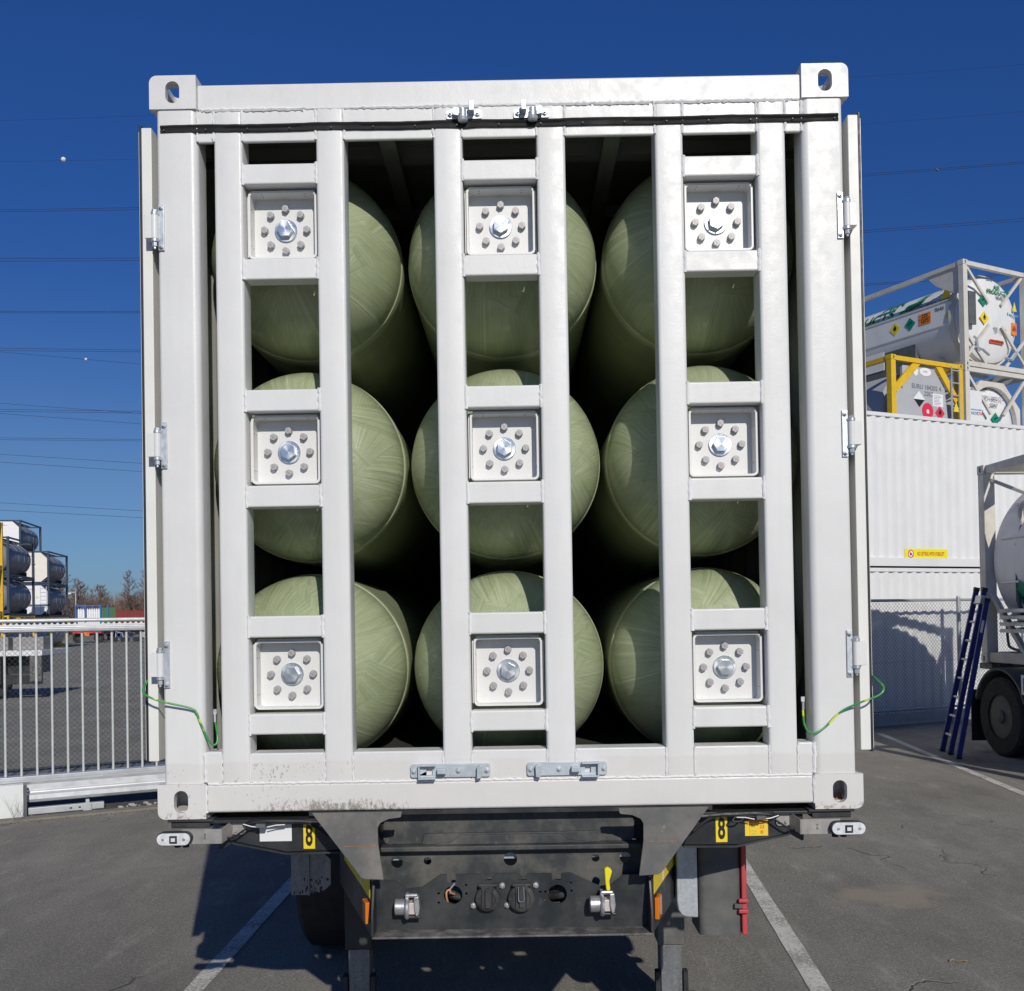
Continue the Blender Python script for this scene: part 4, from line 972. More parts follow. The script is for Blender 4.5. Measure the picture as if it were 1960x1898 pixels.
os_ = tank_container('tank_container', 'white frame tank container with octagon collar, under the topmost tank', PA+Vector((0, 0, TH*2)), RZ, fr_white, tk_white, G1, 'cryo', 1.04, (.22, 5.6))
for s_ in (0, 1):
    f = (lambda p: p) if s_ == 0 else (lambda p: (TW-p[0], p[1]))
    end_lattice(os_, fr_white, [(f((.10, 2.48)), f((.98, 1.50))), (f((.10, .75)), f((.86, .14)))], .07)
oc = [(TW/2+1.13*math.cos(R(22.5+45*k)), 1.30+1.13*math.sin(R(22.5+45*k))) for k in range(8)]; ic = [(TW/2+.92*math.cos(R(11.25*k)), 1.30+.92*math.sin(R(11.25*k))) for k in range(32)]
build('octagon_collar', MB().prism(oc, .18, .30, 'y', [ic]), fr_white, os_, bevel=.01)
build('control_panel', MB().box(.16, .62, .04, .10, 1.10, 2.02), tk_white, os_)
text('OSPU 100212 0', .095, tx_grey, os_, face(1.22, .20, 1.93), bold=.003); text('22K7', .095, tx_grey, os_, face(1.28, .20, 1.76), bold=.003)
text('vhk', .12, black, os_, face(.98, .24, 2.18), bold=.003)
text('MANUFACTURED BY', .035, tx_blue, os_, face(.44, .035, 1.55), bold=.001)
text('NOX', .075, tx_blue, os_, face(.34, .035, 1.46), bold=.003); text('CVA', .075, pl_rust, os_, face(.54, .035, 1.46), bold=.003)
diamond(os_, face(1.32, .19, 1.42), .17, gr_green, sign='bottle')
build('placard', quadmb(face(1.82, .36, 1.40), .26, .28, .004), pl_or, os_)
eu = tank_container('tank_container', 'yellow frame tank container with flat grey end plate behind the white box', Vector((8.75, 19.2, TH*2)), RZ, fr_yel, tk_grey, G1, 'cryo', 1.10, (.25, 5.6))
for a, b in (((.95, 2.52), (.15, 1.80)), ((1.60, 2.52), (2.26, 1.70)), ((.15, .80), (.9, .14)), ((TW-.15, .80), (TW-.9, .14))):
    build('end_brace', MB().bar((a[0], .06, a[1]), (b[0], .06, b[1]), .17, .05, (0, 1, 0)), fr_yel, eu)
build('end_plate', MB().prism([(.50, 2.42), (.98, 2.47), (1.5, 2.47), (1.92, 2.05), (2.02, 1.3), (1.92, .6), (1.5, .2), (.95, .2), (.60, .6), (.50, 1.3)], .115, .21, 'y'), tk_grey, eu, bevel=.02)
build('locker', MB().box(.17, .42, .05, .2, .9, 1.85), tk_grey, eu)
text('EURU 184202 4', .11, tx_grey, eu, face(1.29, .112, 1.95), bold=.003); text('22K2', .11, tx_grey, eu, face(1.36, .112, 1.80), bold=.003)
build('oval_plate', MB().prism([(1.26+.2*math.cos(R(a)), 2.32+.10*math.sin(R(a))) for a in range(0, 360, 20)], .108, .112, 'y'), pl_wh, eu); text('CIMC', .05, tx_grey, eu, face(1.26, .106, 2.32))
build('oval_plate', MB().prism([(.93+.08*math.cos(R(a)), 2.30+.10*math.sin(R(a))) for a in range(0, 360, 20)], .108, .112, 'y'), pl_wh, eu)
dd = diamond(eu, face(1.03, .112, 1.66), .19, pl_wh, 'corrosive_placard')
build('black_half', MB().prism([(1.03-.18, 1.65), (1.03, 1.47), (1.03+.18, 1.65)], .1055, .1075, 'y'), black, dd)
build('notice_sheet', quadmb(face(1.67, .112, 1.68), .36, .30, .003), pl_wh, eu)
ns = MB()
for k in range(7): ns.box(1.53, 1.53+random.uniform(.18, .28), .1075, .1085, 1.78-k*.035, 1.79-k*.035)
build('notice_print', ns, tx_grey, eu, kind='stuff')
rd = build('round_sticker', MB().prism(circ(1.31, 1.40, .19, 28), .108, .112, 'y'), pl_red, eu); text('e', .14, pl_wh, rd, face(1.31, .106, 1.40), bold=.006)
diamond(eu, face(1.73, .112, 1.38), .17, pl_red, sign='flame')
ld = build('ladder_rail', MB().box(2.00, 2.03, -.02, .01, .2, 2.5), zinc, eu); build('ladder_rail', MB().box(2.26, 2.29, -.02, .01, .2, 2.5), zinc, eu)
for k in range(8): build('ladder_rung', MB().box(2.03, 2.26, -.015, .005, .3+k*.3, .33+k*.3), zinc, eu)
build('warning_triangle', MB().prism([(2.04, 1.42), (2.24, 1.42), (2.14, 1.66)], -.026, -.022, 'y'), yel, eu)
text('184202 4', .14, tx_grey, eu, None, wrap=lambda u, v: (TW/2-1.11*math.cos((1.85-1.3+v)/1.11), 1.6-u, 1.3+1.11*math.sin((1.85-1.3+v)/1.11)), bold=.003)

# ---- white dry boxes behind the chain-link fence
box_white = M('dry_box_white', (.74, .74, .73), .45, var=.03, scale=2, dirt=(.55, .54, .52), dfac=.25)
RB = R(25.0); UB = Vector((math.cos(RB), math.sin(RB), 0)); NB = Vector((-math.sin(RB), math.cos(RB), 0)); CB = Vector((5.87, 12.83, 0))
def dry_box(name, label, loc, rz, mat, Lb, group, pitch=.21, d=.030, detail=True):
    """origin at the near-left corner, long side along +X, facing -Y"""
    t = thing(name, label, 'shipping container', loc, rz, group)
    for x0 in (0, Lb-.15):
        for y0 in (0, TW-.15): build('corner_post', MB().box(x0, x0+.15, y0, y0+.15, .119, TH-.119), mat, t, bevel=.01 if detail else 0)
        for y0 in (-.006, TW-.155):
            for zz in (0, TH-.118): build('corner_casting', MB().box(x0-.006, x0+.172 if x0 == 0 else Lb+.006, y0, y0+.162, zz, zz+.118), mat, t, bevel=.006 if detail else 0)
    for y0 in (.0, TW-.06):
        build('top_rail', MB().box(.151, Lb-.151, y0, y0+.06, TH-.075, TH-.012), mat, t, bevel=.004 if detail else 0)
        build('bottom_rail', MB().box(.151, Lb-.151, y0, y0+.05, .02, .16), mat, t)
    for y0, s_ in ((.012, 1), (TW-.012, -1)):
        pts = []; x = .15; q = pitch/5
        while x < Lb-.16:
            for dx, dy in ((0, 0), (1.6*q, 0), (2.5*q, d), (4.1*q, d)): pts.append((min(x+dx, Lb-.15), y0+s_*dy))
            x += pitch
        n = len(pts); mb = MB().add([(a, b, .155) for a, b in pts]+[(a, b, TH-.07) for a, b in pts], [(i, i+1, n+i+1, n+i) for i in range(n-1)])
        build('corrugated_side', mb, mat, t, smooth=False)
    build('roof', MB().box(.1, Lb-.1, .05, TW-.05, TH-.05, TH-.03), mat, t)
    for x0 in (.06, Lb-.10): build('end_panel', MB().box(x0, x0+.04, .151, TW-.151, .02, TH-.02), mat, t)
    return t
O = CB - UB*4.0
d1 = dry_box('shipping_container', 'white corrugated container at ground level behind the chain-link fence', O, RB, box_white, 12.19, 'white containers behind the fence')
d2 = dry_box('shipping_container', 'upper white corrugated container with a yellow forklift warning strip', O+Vector((0, 0, TH)), RB, box_white, 12.19, 'white containers behind the fence')
sg = build('warning_sign', MB().box(4.785, 5.775, .004, .0085, .140, .315), M('warning_yellow', (.88, .80, .01), .5, var=.03), d2)
text('NO LIFTING WITH FORKLIFT', .068, pl_rust, sg, face(5.385, .002, .228), bold=.002, sx=.52)
sm = Matrix.Translation((0, 0, 0))
build('prohibition_ring', MB().prism(circ(4.925, .228, .068, 28), .0015, .0035, 'y', [circ(4.925, .228, .052, 28)]), pl_red, sg)
build('prohibition_disc', MB().prism(circ(4.925, .228, .0515, 28), .0020, .0035, 'y'), pl_wh, sg)
build('prohibition_bar', MB().box(-.055, .055, .0008, .0014, -.007, .007, Matrix.Translation((4.925, 0, .228)) @ Matrix.Rotation(R(45), 4, 'Y')), pl_red, sg)
build('forklift_symbol', MB().prism([(4.90, .205), (4.95, .205), (4.95, .24), (4.92, .24), (4.915, .255), (4.90, .255)], .0012, .0018, 'y'), black, sg)
# two more boxes standing under the tank stack so it does not float
for k, (p, lb) in enumerate(((PA, 'hidden'),)): pass
for nm, p, lab in (('support_container', PA, 'white container forming the lower levels under the white tanks'), ('support_container', Vector((8.75, 19.2, 0)), 'white container forming the lower levels under the yellow frame tank')):
    t = thing('shipping_container', lab, 'shipping container', p, RZ, 'white containers under the stacked tanks')
    build('body', MB().box(0, TW, 0, TL, 0, TH-.004), box_white, t); build('upper_body', MB().box(0, TW, 0, TL, TH, TH*2-.004), box_white, t)

# ---- chain-link fence on the right
fgalv = M('fence_tube', (.40, .42, .44), .45, .4, .1, 8); fmesh = M('fence_wire', (.22, .24, .26), .5, .4, .1)
FO = CB - .35*NB - UB*3.0
fn = thing('chain_link_fence', 'grey chain-link fence with tube posts in front of the white containers', 'fence', FO, RB)
def mesh_panel(x0, x1, z0, z1, pit, w, y=.0):
    mb = MB(); h = z1-z0; s_ = x0-h
    while s_ < x1:
        for sg_ in (1, -1):
            a = Vector((s_, y+sg_*w*.5, z0 if sg_ > 0 else z1)); b = Vector((s_+h, y+sg_*w*.5, z1 if sg_ > 0 else z0))
            if a.x < x0: f_ = (x0-a.x)/h; a = a.lerp(b, f_)
            if b.x > x1: f_ = (b.x-x1)/max(1e-6, (b.x-a.x)); b = b.lerp(a, f_)
            if (b-a).length > .01: mb.bar(a, b, w, w, (0, 1, 0))
        s_ += pit
    return mb
build('chain_link_mesh', mesh_panel(0, 10, .05, 2.0, .070, .0036), fmesh, fn, kind='stuff', smooth=False)
build('top_rail', MB().cyl((0, 0, 2.03), (10, 0, 2.03), .024, 12), fgalv, fn)
build('bottom_rail', MB().cyl((0, .03, .25), (10, .03, .25), .02, 12), fgalv, fn)
build('tension_wire', MB().cyl((0, -.01, 1.03), (10, -.01, 1.03), .003, 6), fgalv, fn)
build('board_strip', MB().box(0, 10, .035, .06, .015, .20), fgalv, fn)
for px in (.55, 2.55, 4.56, 6.56, 8.56): build('fence_post', MB().cyl((px, -.035, 0), (px, -.035, 2.07), .034, 14).lathe([(2.07, .036), (2.09, .03), (2.10, .005)], (px, -.035, 0), 'z', 12), fgalv, fn)

# ---- second trailer with a white tank at the right edge
T2 = thing('tank_trailer', 'dark trailer chassis with black wheels at the right edge behind the blue ladder', 'trailer', (6.17, 9.64, 0), R(3.2))
# local: +Y back along the trailer away from camera, x 0..2.44, near end at y = -6.06
TZ = 1.16
build('chassis_beam', MB().box(.5, .7, -8.5, .3, .80, 1.10), chas_k, T2); build('chassis_beam', MB().box(1.74, 1.94, -8.5, .3, .80, 1.10), chas_k, T2)
build('bolster', MB().box(.0, 2.44, -.25, .05, 1.08, 1.155), lipm, T2); build('bolster', MB().box(.0, 2.44, -6.05, -5.8, 1.08, 1.155), lipm, T2)
for yy in (-.55, -1.90, -3.25):
    build('axle', MB().cyl((.2, yy, .53), (2.24, yy, .53), .06, 12), chas_k, T2)
    wheel(T2, .10, yy, .50, .50, .36, 'wheel', -1); wheel(T2, 2.30, yy, .50, .50, .36, 'wheel', 1)
    fd = [(yy+.60*math.cos(R(a)), .52+.60*math.sin(R(a))) for a in range(20, 165, 12)]; fd += [(yy+.57*math.cos(R(a)), .52+.57*math.sin(R(a))) for a in range(160, 15, -12)]
    build('mudguard', MB().prism(fd, -.09, .36, 'x'), greyp, T2, ang=40)
build('mud_flap', MB().box(-.10, .34, .10, .115, .12, .80), rubber, T2)
build('striped_plate', MB().box(-.10, -.092, -1.33, -1.08, .82, 1.06), pl_wh, T2)
for k in (0, 1): build('plate_stripe', MB().box(-.1035, -.1005, -1.27+k*.09, -1.22+k*.09, .86, 1.02), black, T2)
c2 = thing('tank_container', 'white tank container on the trailer at the right edge, green placard low on its tank', 'tank container', (6.17, 9.64, TZ), R(3.2), None)
for x0 in (0, TW-.15):
    for y0 in (-.15, -TL):
        build('corner_post', MB().box(x0, x0+.15, y0, y0+.15, .119, TH-.119), fr_white, c2, bevel=.01)
        for zz in (0, TH-.118):
            cc = build('corner_casting', MB().box(x0-.006, x0+.162, y0-.006, y0+.156, zz, zz+.118), fr_white, c2, bevel=.008)
            if x0 == 0: build('casting_hole', MB().prism([(y0+.075+p[0], zz+.059+p[1]) for p in rrect(-.024, .024, -.04, .04, .0235, 4)], -.0075, -.0062, 'x'), tk_dark, cc)
    build('side_rail', MB().box(x0+.02, x0+.12, -TL+.16, -.156, TH-.115, TH-.01), fr_white, c2, bevel=.01)
    build('side_rail', MB().box(x0+.02, x0+.12, -TL+.16, -.156, .01, .14), fr_white, c2, bevel=.01)
for y0 in (-.12, -TL+.02):
    build('end_rail', MB().box(.16, TW-.16, y0, y0+.1, TH-.115, TH-.01), fr_white, c2); build('end_rail', MB().box(.16, TW-.16, y0, y0+.1, .01, .14), fr_white, c2)
build('top_gusset', MB().prism([(.16, -.16), (1.2, -.16), (.95, -.45), (.55, -.62), (.3, -.9), (.16, -1.1)], TH-.10, TH-.08, 'z'), fr_white, c2)
r_ = 1.16
tk = build('tank', MB().lathe([(.0, .03), (-.01, .5), (-.05, .85), (-.13, 1.06), (-.23, 1.15), (-.38, r_), (-5.3, r_), (-5.5, .95), (-5.7, .6), (-5.78, .03)], (TW/2, 0, 1.32), 'y', 64), tk_white, c2, ang=30)
for yy in (-1.05, -2.1, -3.2, -4.3): build('cladding_band', MB().lathe([(yy, r_), (yy, r_+.015), (yy-.05, r_+.015), (yy-.05, r_)], (TW/2, 0, 1.32), 'y', 48), tk_white, tk)
for a in (38, 14, -14):
    p0 = (TW/2-(r_+.006)*math.cos(R(a)), 1.32+(r_+.006)*math.sin(R(a))); build('cladding_seam', MB().bar((p0[0], -.38, p0[1]), (p0[0], -5.3, p0[1]), .05, .03), tk_white, tk, bevel=.008)
pl = MB(); aa = R(-24)
mm = Matrix.Translation((TW/2-(r_+.03)*math.cos(aa), -.86, 1.32+(r_+.02)*math.sin(aa))) @ Matrix.Rotation(R(-90), 4, 'Z') @ Matrix.Rotation(R(90)-(-aa)*-1 if False else R(90)+R(24), 4, 'X')
diamond(c2, mm, .24, gr_green, sign='bottle')
for k in range(4): build('heat_exchanger_fin', MB().prism([(.03, .70-k*.085), (.33, .72-k*.085), (.33, .70-k*.085), (.06, .68-k*.085), (.05, .655-k*.085), (.03, .655-k*.085)], -3.6, -.40, 'y'), zinc, c2)
build('vent_pipe', MB().tube(smooth_path([(.16, -.75, 1.75), (.12, -.78, 1.95), (.14, -.95, 2.02), (.2, -1.4, 2.06), (.22, -2.2, 2.14)]), .032, 10), fr_white, c2)
build('vent_pipe', MB().tube([(.16, -.75, 1.75), (.10, -.72, 1.5), (.10, -.72, .8), (.14, -.75, .6)], .028, 8), tk_dark, c2)
build('safety_valve', MB().cyl((.2, -1.25, 2.1), (.2, -1.25, 2.36), .03, 12).cyl((.2, -1.25, 2.2), (.2, -1.25, 2.28), .045, 12), M('brass', (.45, .32, .12), .4, .7), c2)
build('valve_tube', MB().cyl((.2, -1.25, 2.361), (.2, -1.25, 2.46), .018, 10), zinc, c2)
build('brace_bar', MB().bar((.08, -.15, .9), (.08, -.9, .14), .06, .06), fr_white, c2); build('brace_bar', MB().bar((.1, -.15, TH-.2), (.45, -.9, TH-.6), .04, .04), fr_white, c2)
build('pipe_loop', MB().tube(smooth_path([(.12, -.55, .62), (.08, -.50, .55), (.08, -.50, .30), (.10, -.56, .2), (.15, -.9, .16)]), .018, 8), tk_dark, c2)

# ---- blue ladder leaning by the trailer
lad_b = M('ladder_blue', (.02, .03, .19), .5, var=.15, dirt=(.08, .09, .2), dfac=.4)
lad_r = M('ladder_rung_alu', (.62, .62, .60), .4, .4, .1)
LD = thing('ladder', 'blue two-section ladder leaning against the parked tank trailer', 'ladder', (0, 0, 0))
def stile(a, b, nm='stile'):
    o = build(nm, MB().bar(a, b, .066, .032, (.05, 1, .2)), lad_b, LD, bevel=.004); build('stile_cap', MB().bar(Vector(b)-(Vector(b)-Vector(a)).normalized()*.0, Vector(b)+(Vector(b)-Vector(a)).normalized()*.05, .072, .036, (.05, 1, .2)), rubber, o)
    build('stile_foot', MB().bar(Vector(a)-(Vector(b)-Vector(a)).normalized()*.03, a, .072, .036, (.05, 1, .2)), rubber, o); return o
A0, A1 = Vector((5.62, 9.62, .03)), Vector((6.10, 9.60, 2.10)); B0, B1 = Vector((5.58, 9.29, .03)), Vector((6.09, 9.36, 2.09)); C0, C1 = Vector((5.52, 8.92, .03)), Vector((6.05, 9.22, 1.95))
stile(A0, A1); stile(B0, B1); stile(C0, C1)
for k in range(8):
    f = .10+k*.245/2.1*1.0; f = .10+k*.118
    build('rung', MB().cyl(A0.lerp(A1, f), B0.lerp(B1, f), .017, 10), lad_r, LD)
    if k < 7: build('rung_end', MB().cyl(C0.lerp(C1, f*1.1), C0.lerp(C1, f*1.1)+Vector((0, -.03, 0)), .018, 10), lad_b, LD)
build('top_bracket', MB().bar(B0.lerp(B1, .92), B0.lerp(B1, .97), .12, .16, (.05, 1, .2)), lad_r, LD, bevel=.005)
build('label_strip', MB().bar(C0.lerp(C1, .80)+Vector((-.02, -.046, 0)), C0.lerp(C1, .88)+Vector((-.02, -.046, 0)), .03, .002, (.05, 1, .2)), whitest, LD)

# ---- sliding gate on the left
GA = R(26.0); UG = Vector((math.cos(GA), math.sin(GA), 0)); NG = Vector((-math.sin(GA), math.cos(GA), 0)); GO = Vector((-4.78, 6.15, 0))+.2*NG
galu = M('anodised_aluminium', (.60, .62, .64), .38, .45, .08, 5, dirt=(.4, .4, .4), dfac=.25)
gbar = M('galvanised_bar', (.64, .67, .65), .42, .25, .12, 12)
gt = thing('sliding_gate', 'long silver sliding gate of round bars with a toothed top rail', 'gate', GO, GA)
gx0, gx1 = -2.4, 3.2
build('top_tube', MB().cyl((gx0, .02, 1.905), (gx1, .02, 1.905), .020, 14), gbar, gt)
tt = []; x = gx0
while x < gx1-.05:
    tt += [(x, 1.882), (x+.004, 1.884), (x+.010, 1.876), (x+.016, 1.868), (x+.028, 1.863), (x+.038, 1.868), (x+.044, 1.876)]; x += .0525
tt += [(gx1, 1.884), (gx1, 1.851), (gx0, 1.851)]
build('toothed_strip', MB().prism(tt, -.032, -.024, 'y'), M('tooth_strip_paint', (.72, .72, .71), .45, var=.04), gt, smooth=False)
prof = [(.04, 1.786), (-.03, 1.786), (-.045, 1.795), (-.048, 1.825), (-.036, 1.838), (-.036, 1.850), (.04, 1.850)]
build('top_rail', MB().prism([(gx0, 0), (gx1, 0)][:0] or [(p[0], p[1]) for p in prof], gx0, gx1, 'x'), galu, gt, bevel=.004)
gb = None
for k in range(-15, 22):
    xx = -.006+k*.1402
    if gb is None: gb = build('gate_bar', MB().cyl((0, 0, .375), (0, 0, 1.785), .0125, 14), gbar, gt); o = gb
    else: o = gb.copy(); COL.objects.link(o); o.parent = gt
    o.location = (xx, 0, 0)
build('bottom_sill', MB().box(gx0, gx1, -.05, .09, .335, .372), galu, gt, bevel=.004)
pb_ = [(.09, .110), (-.045, .110), (-.082, .122), (-.10, .150), (-.095, .190), (-.062, .212), (-.060, .222), (-.045, .235), (-.040, .290), (-.060, .318), (-.060, .334), (.09, .334)]
build('bottom_beam', MB().prism(pb_, gx0, gx1, 'x'), galu, gt, bevel=.003)
build('chain_link_mesh', mesh_panel(gx0, gx1, .38, 1.78, .053, .0028, .06), M('dark_wire', (.05, .055, .06), .5, .3), gt, kind='stuff', smooth=False)
gc = thing('gate_cabinet', 'white gate cabinet box standing at the left edge by the kerb', 'cabinet', GO, GA)
build('cabinet_body', MB().box(-.75, .010, -.22, -.115, .0, .32), M('cabinet_paint', (.74, .77, .76), .45, var=.02), gc, bevel=.004)
build('side_plate', MB().box(.011, .040, -.20, -.112, .0, .30), tk_dark, gc)
ga = thing('gate_guide', 'pale steel guide arm lying under the silver sliding gate', 'guide arm', GO, GA)
build('arm', MB().box(.05, .735, -.16, -.09, .012, .075), galu, ga, bevel=.004)
build('arm_bracket', MB().box(.54, .62, -.18, -.165, .005, .082).box(.565, .60, -.18, -.11, .076, .112), galu, ga, bevel=.003)
build('arm_slot', MB().box(.42, .44, -.1612, -.1602, .035, .05).box(.50, .52, -.1612, -.1602, .035, .05), black, ga)
kb = build('kerb', MB().box(-6, 9, -.44, -.29, -.05, .022, Matrix.Translation(GO) @ Matrix.Rotation(GA, 4, 'Z')), dusty('concrete_kerb', (.19, .175, .15), (.28, .26, .22), .6, .85, 9), kind='structure', bevel=.006)
kb2 = build('gravel_bed', MB().box(-6, 9, -.289, .9, -.05, .008, Matrix.Translation(GO) @ Matrix.Rotation(GA, 4, 'Z')), dusty('gravel_soil', (.06, .055, .05), (.2, .19, .17), .6, .95, 30), kind='structure')
# dry moss and litter along the kerb edge
mo = MB(); rg = random.Random(3)
for k in range(420):
    s_ = rg.uniform(-1.5, 1.5); w = rg.gauss(-.48, .028); p = GO+UG*s_+NG*w; a = rg.uniform(0, 6.3); q = rg.uniform(.003, .011)
    mo.add([(p.x+q*math.cos(a), p.y+q*math.sin(a), .001), (p.x-q*math.sin(a), p.y+q*math.cos(a), .001), (p.x-q*math.cos(a), p.y-q*.7*math.sin(a), .001), (p.x, p.y, .001+q*.9)], [(0,1,3),(1,2,3),(2,0,3)])
build('kerb_litter', mo, M('moss_litter', (.13, .115, .06), .95, var=.4, scale=30), kind='stuff')
# angular stones under the gate
rk = None; rg = random.Random(11)
stone_m = M('pale_stone', (.42, .41, .39), .85, var=.25, scale=12, bump=.4)
ms = []
for v_ in range(4):
    bm = bmesh.new(); bmesh.ops.create_icosphere(bm, subdivisions=1, radius=1)
    for vv in bm.verts: vv.co *= rg.uniform(.65, 1.1); vv.co.z *= .6
    me = bpy.data.meshes.new('stone'); bm.to_mesh(me); bm.free(); me.materials.append(stone_m); ms.append(me)
for k in range(34):
    s_ = .86+rg.random()**1.0*.75 if k < 24 else rg.uniform(-.3, 1.6); w = rg.uniform(-.27, -.12) if k < 24 else rg.uniform(-.28, -.2)
    q = rg.uniform(.014, .034) if k < 24 else rg.uniform(.006, .012)
    p = GO+UG*s_+NG*w; o = bpy.data.objects.new('stone', ms[k % 4]); COL.objects.link(o)
    o.location = (p.x, p.y, .008+q*.45); o.scale = (q, q*rg.uniform(.7, 1), q); o.rotation_euler = (rg.uniform(-.3, .3), rg.uniform(-.3, .3), rg.uniform(0, 6))
    tag(o, 'pale angular stone lying on the dark gravel strip under the sliding gate', 'stone', 'stones under the gate')
# dry twiggy weed by the cabinet
wd = MB(); rg = random.Random(5); base = GO+UG*-.06+NG*-.46
for k in range(9):
    p = Vector((base.x+rg.uniform(-.05, .05), base.y+rg.uniform(-.03, .03), 0)); d = Vector((rg.uniform(-.7, .5), rg.uniform(-.2, .2), 1)).normalized(); pts = [p]; L_ = rg.uniform(.12, .30)
    for j in range(5): d = (d+Vector((rg.gauss(0, .22), rg.gauss(0, .1), 0))).normalized(); pts.append(pts[-1]+d*L_/5)
    wd.tube(pts, [.0014, .0013, .0012, .001, .0008, .0005], 4)
    for j in (2, 3):
        e = (d+Vector((rg.uniform(-1, 1), 0, .2))).normalized(); wd.tube([pts[j], pts[j]+e*.05, pts[j]+e*.09+Vector((0, 0, .02))], .0007, 4)
tag(build('dry_weed', wd, M('dry_stem', (.30, .25, .19), .9, var=.2)), 'thin dry leafless weed growing at the foot of the white gate cabinet', 'weed')
# small dried leaf stalk on the asphalt
tag(build('dry_leaf', MB().tube(smooth_path([(2.28, 1.80, .004), (2.30, 1.815, .012), (2.325, 1.80, .006), (2.35, 1.785, .016), (2.37, 1.80, .008), (2.362, 1.815, .005)]), [.0012+.0025*abs(math.sin(i*.35)) for i in range(31)], 6), M('dry_leaf_brown', (.38, .27, .13), .8, var=.3)), 'small curled dry leaf stalk lying on open asphalt', 'leaf')

# ---- far yard on the left
ZL = R(11.5)
G2 = 'slate blue frame tank containers stacked in the far yard'; G3 = 'yellow frame tank containers in the far yard'
def fartank(loc, fm, tm, lab, grp, end=None):
    t = tank_container('tank_container', lab, loc, ZL, fm, tm, grp, 'plain', 1.12, (.3, 5.9), False)
    if end:
        e = [(.16, .55), (.62, .16), (1.82, .16), (2.28, .55), (2.28, 2.0), (1.82, 2.45), (.62, 2.45), (.16, 2.0)]
        build('end_plate', MB().prism(e, .02, .05, 'y'), end, t)
        text('TCU 266842 0\n\n2262', .09, tx_grey, t, face(1.0, .015, 2.05), bold=.001)
    return t
B1 = Vector((-36.7-TW*.98, 74.3-.49, 0)); B2 = B1+Vector((-2.65, .9, 0)); A1_ = Vector((-33.1-TW*.98, 61.1-.49, 0)); A0_ = A1_+Vector((7.2, -8.2, 0))
t = fartank(B1, fr_yel, tk_grey, 'yellow frame tank at ground level under the right-hand slate blue stack', G3, tk_grey)
t = fartank(B1+Vector((0, 0, TH)), fr_blue, tk_silver, 'slate blue frame tank with a ladder on its white end, middle of right stack', G2, pl_wh)
for xx in (1.75, 2.2): build('ladder_rail', MB().box(xx, xx+.04, -.02, .01, .2, 2.4), zinc, t)
for k in range(7): build('ladder_rung', MB().box(1.79, 2.2, -.015, .005, .4+k*.3, .43+k*.3), zinc, t)
b = build('brown_placard', quadmb(face(.85, .015, 1.15), .42, .36, .003), pl_rust, t); build('notice_sheet', quadmb(face(.80, .015, .6), .8, .18, .003), pl_wh, t)
build('warning_triangle', MB().prism([(1.40, 1.45), (1.66, 1.45), (1.53, 1.68)], .012, .016, 'y'), yel, t)
t = fartank(B1+Vector((0, 0, TH*2)), fr_blue, tk_silver, 'slate blue frame tank with a plain cream end, top of the right-hand stack', G2, tk_cream)
build('brown_placard', quadmb(face(.80, .015, 1.35), .34, .28, .003), pl_or, t); diamond(t, face(1.28, .015, 1.52), .17, tk_silver); diamond(t, face(1.45, .015, 1.32), .17, pl_wh)
fartank(B2, fr_yel, tk_grey, 'yellow frame tank at ground level, mostly hidden behind the middle stack', G3)
fartank(B2+Vector((0, 0, TH)), fr_blue, tk_silver, 'slate blue frame tank on second level behind the middle stack', G2)
fartank(B2+Vector((0, 0, TH*2)), fr_blue, tk_silver, 'slate blue frame tank on third level behind the middle stack', G2)
fartank(B2+Vector((0, 0, TH*3)), fr_blue, tk_silver, 'highest slate blue frame tank with white end at the left edge', G2, pl_wh)
fartank(A1_, fr_yel, tk_grey, 'yellow frame tank at the bottom of the nearer left stack', G3)
fartank(A1_+Vector((0, 0, TH)), fr_blue, tk_silver, 'slate blue frame tank on second level of the nearer left stack', G2)
fartank(A1_+Vector((0, 0, TH*2)), fr_blue, tk_silver, 'slate blue frame tank on top of the nearer left stack', G2)
A0 = Vector((-30.25, 46.2, 0))
for k, w in enumerate(('bottom', 'second level', 'top')): fartank(A0+Vector((0, 0, TH*k)), fr_yel, tk_grey, 'yellow frame tank at the %s of the leftmost stack, cut by the frame' % w, G3)

# half-seen flatbed trailer behind the gate
ft = thing('flatbed_trailer', 'pale flatbed trailer with black wheels parked in the yard behind the gate bars', 'trailer', (-12.0, 21.6, 0), R(8))
build('bed', MB().box(-6.5, 0, 0, 2.4, 1.10, 1.24), box_white, ft, bevel=.01)
build('rear_post', MB().box(-.30, -.02, .0, .12, .45, 1.10), lipm, ft)
build('underframe', MB().box(-6.4, -.35, .5, 1.9, .62, 1.09), chas_k, ft)
build('locker_or_shade_box', MB().box(-1.6, -1.0, .02, .7, .42, 1.08), rubber, ft)
build('tail_lamp', MB().cyl((-.35, -.03, 1.14), (-.35, .0, 1.14), .05, 12), lensm, ft)
build('bumper', MB().box(-.9, -.05, .05, .2, .38, .62), chas_k, ft)
for xx in (-1.3, -2.5): wheel(ft, 0, 0, 0, .40, .3, 'wheel', -1).matrix_local = Matrix.Translation((xx, .45, .40)) @ Matrix.Rotation(R(90), 4, 'Z')
for k in range(5): 
    o = build('concrete_block', MB().box(0, .75, 0, .8, 0, .33), M('block_grey', (.30, .29, .28), .9, var=.15) if k == 0 else bpy.data.materials['block_grey'], None, bevel=.02)
    o.location = (-12.9-k*.85, 21.9-k*.12, 1.242); o.rotation_euler = (0, 0, R(8)); tag(o, 'grey concrete block on the pale flatbed trailer, '+('nearest its right end', 'second from its right end', 'third from its right end', 'fourth from its right end', 'farthest from its right end')[k], 'block', 'blocks on the flatbed trailer')

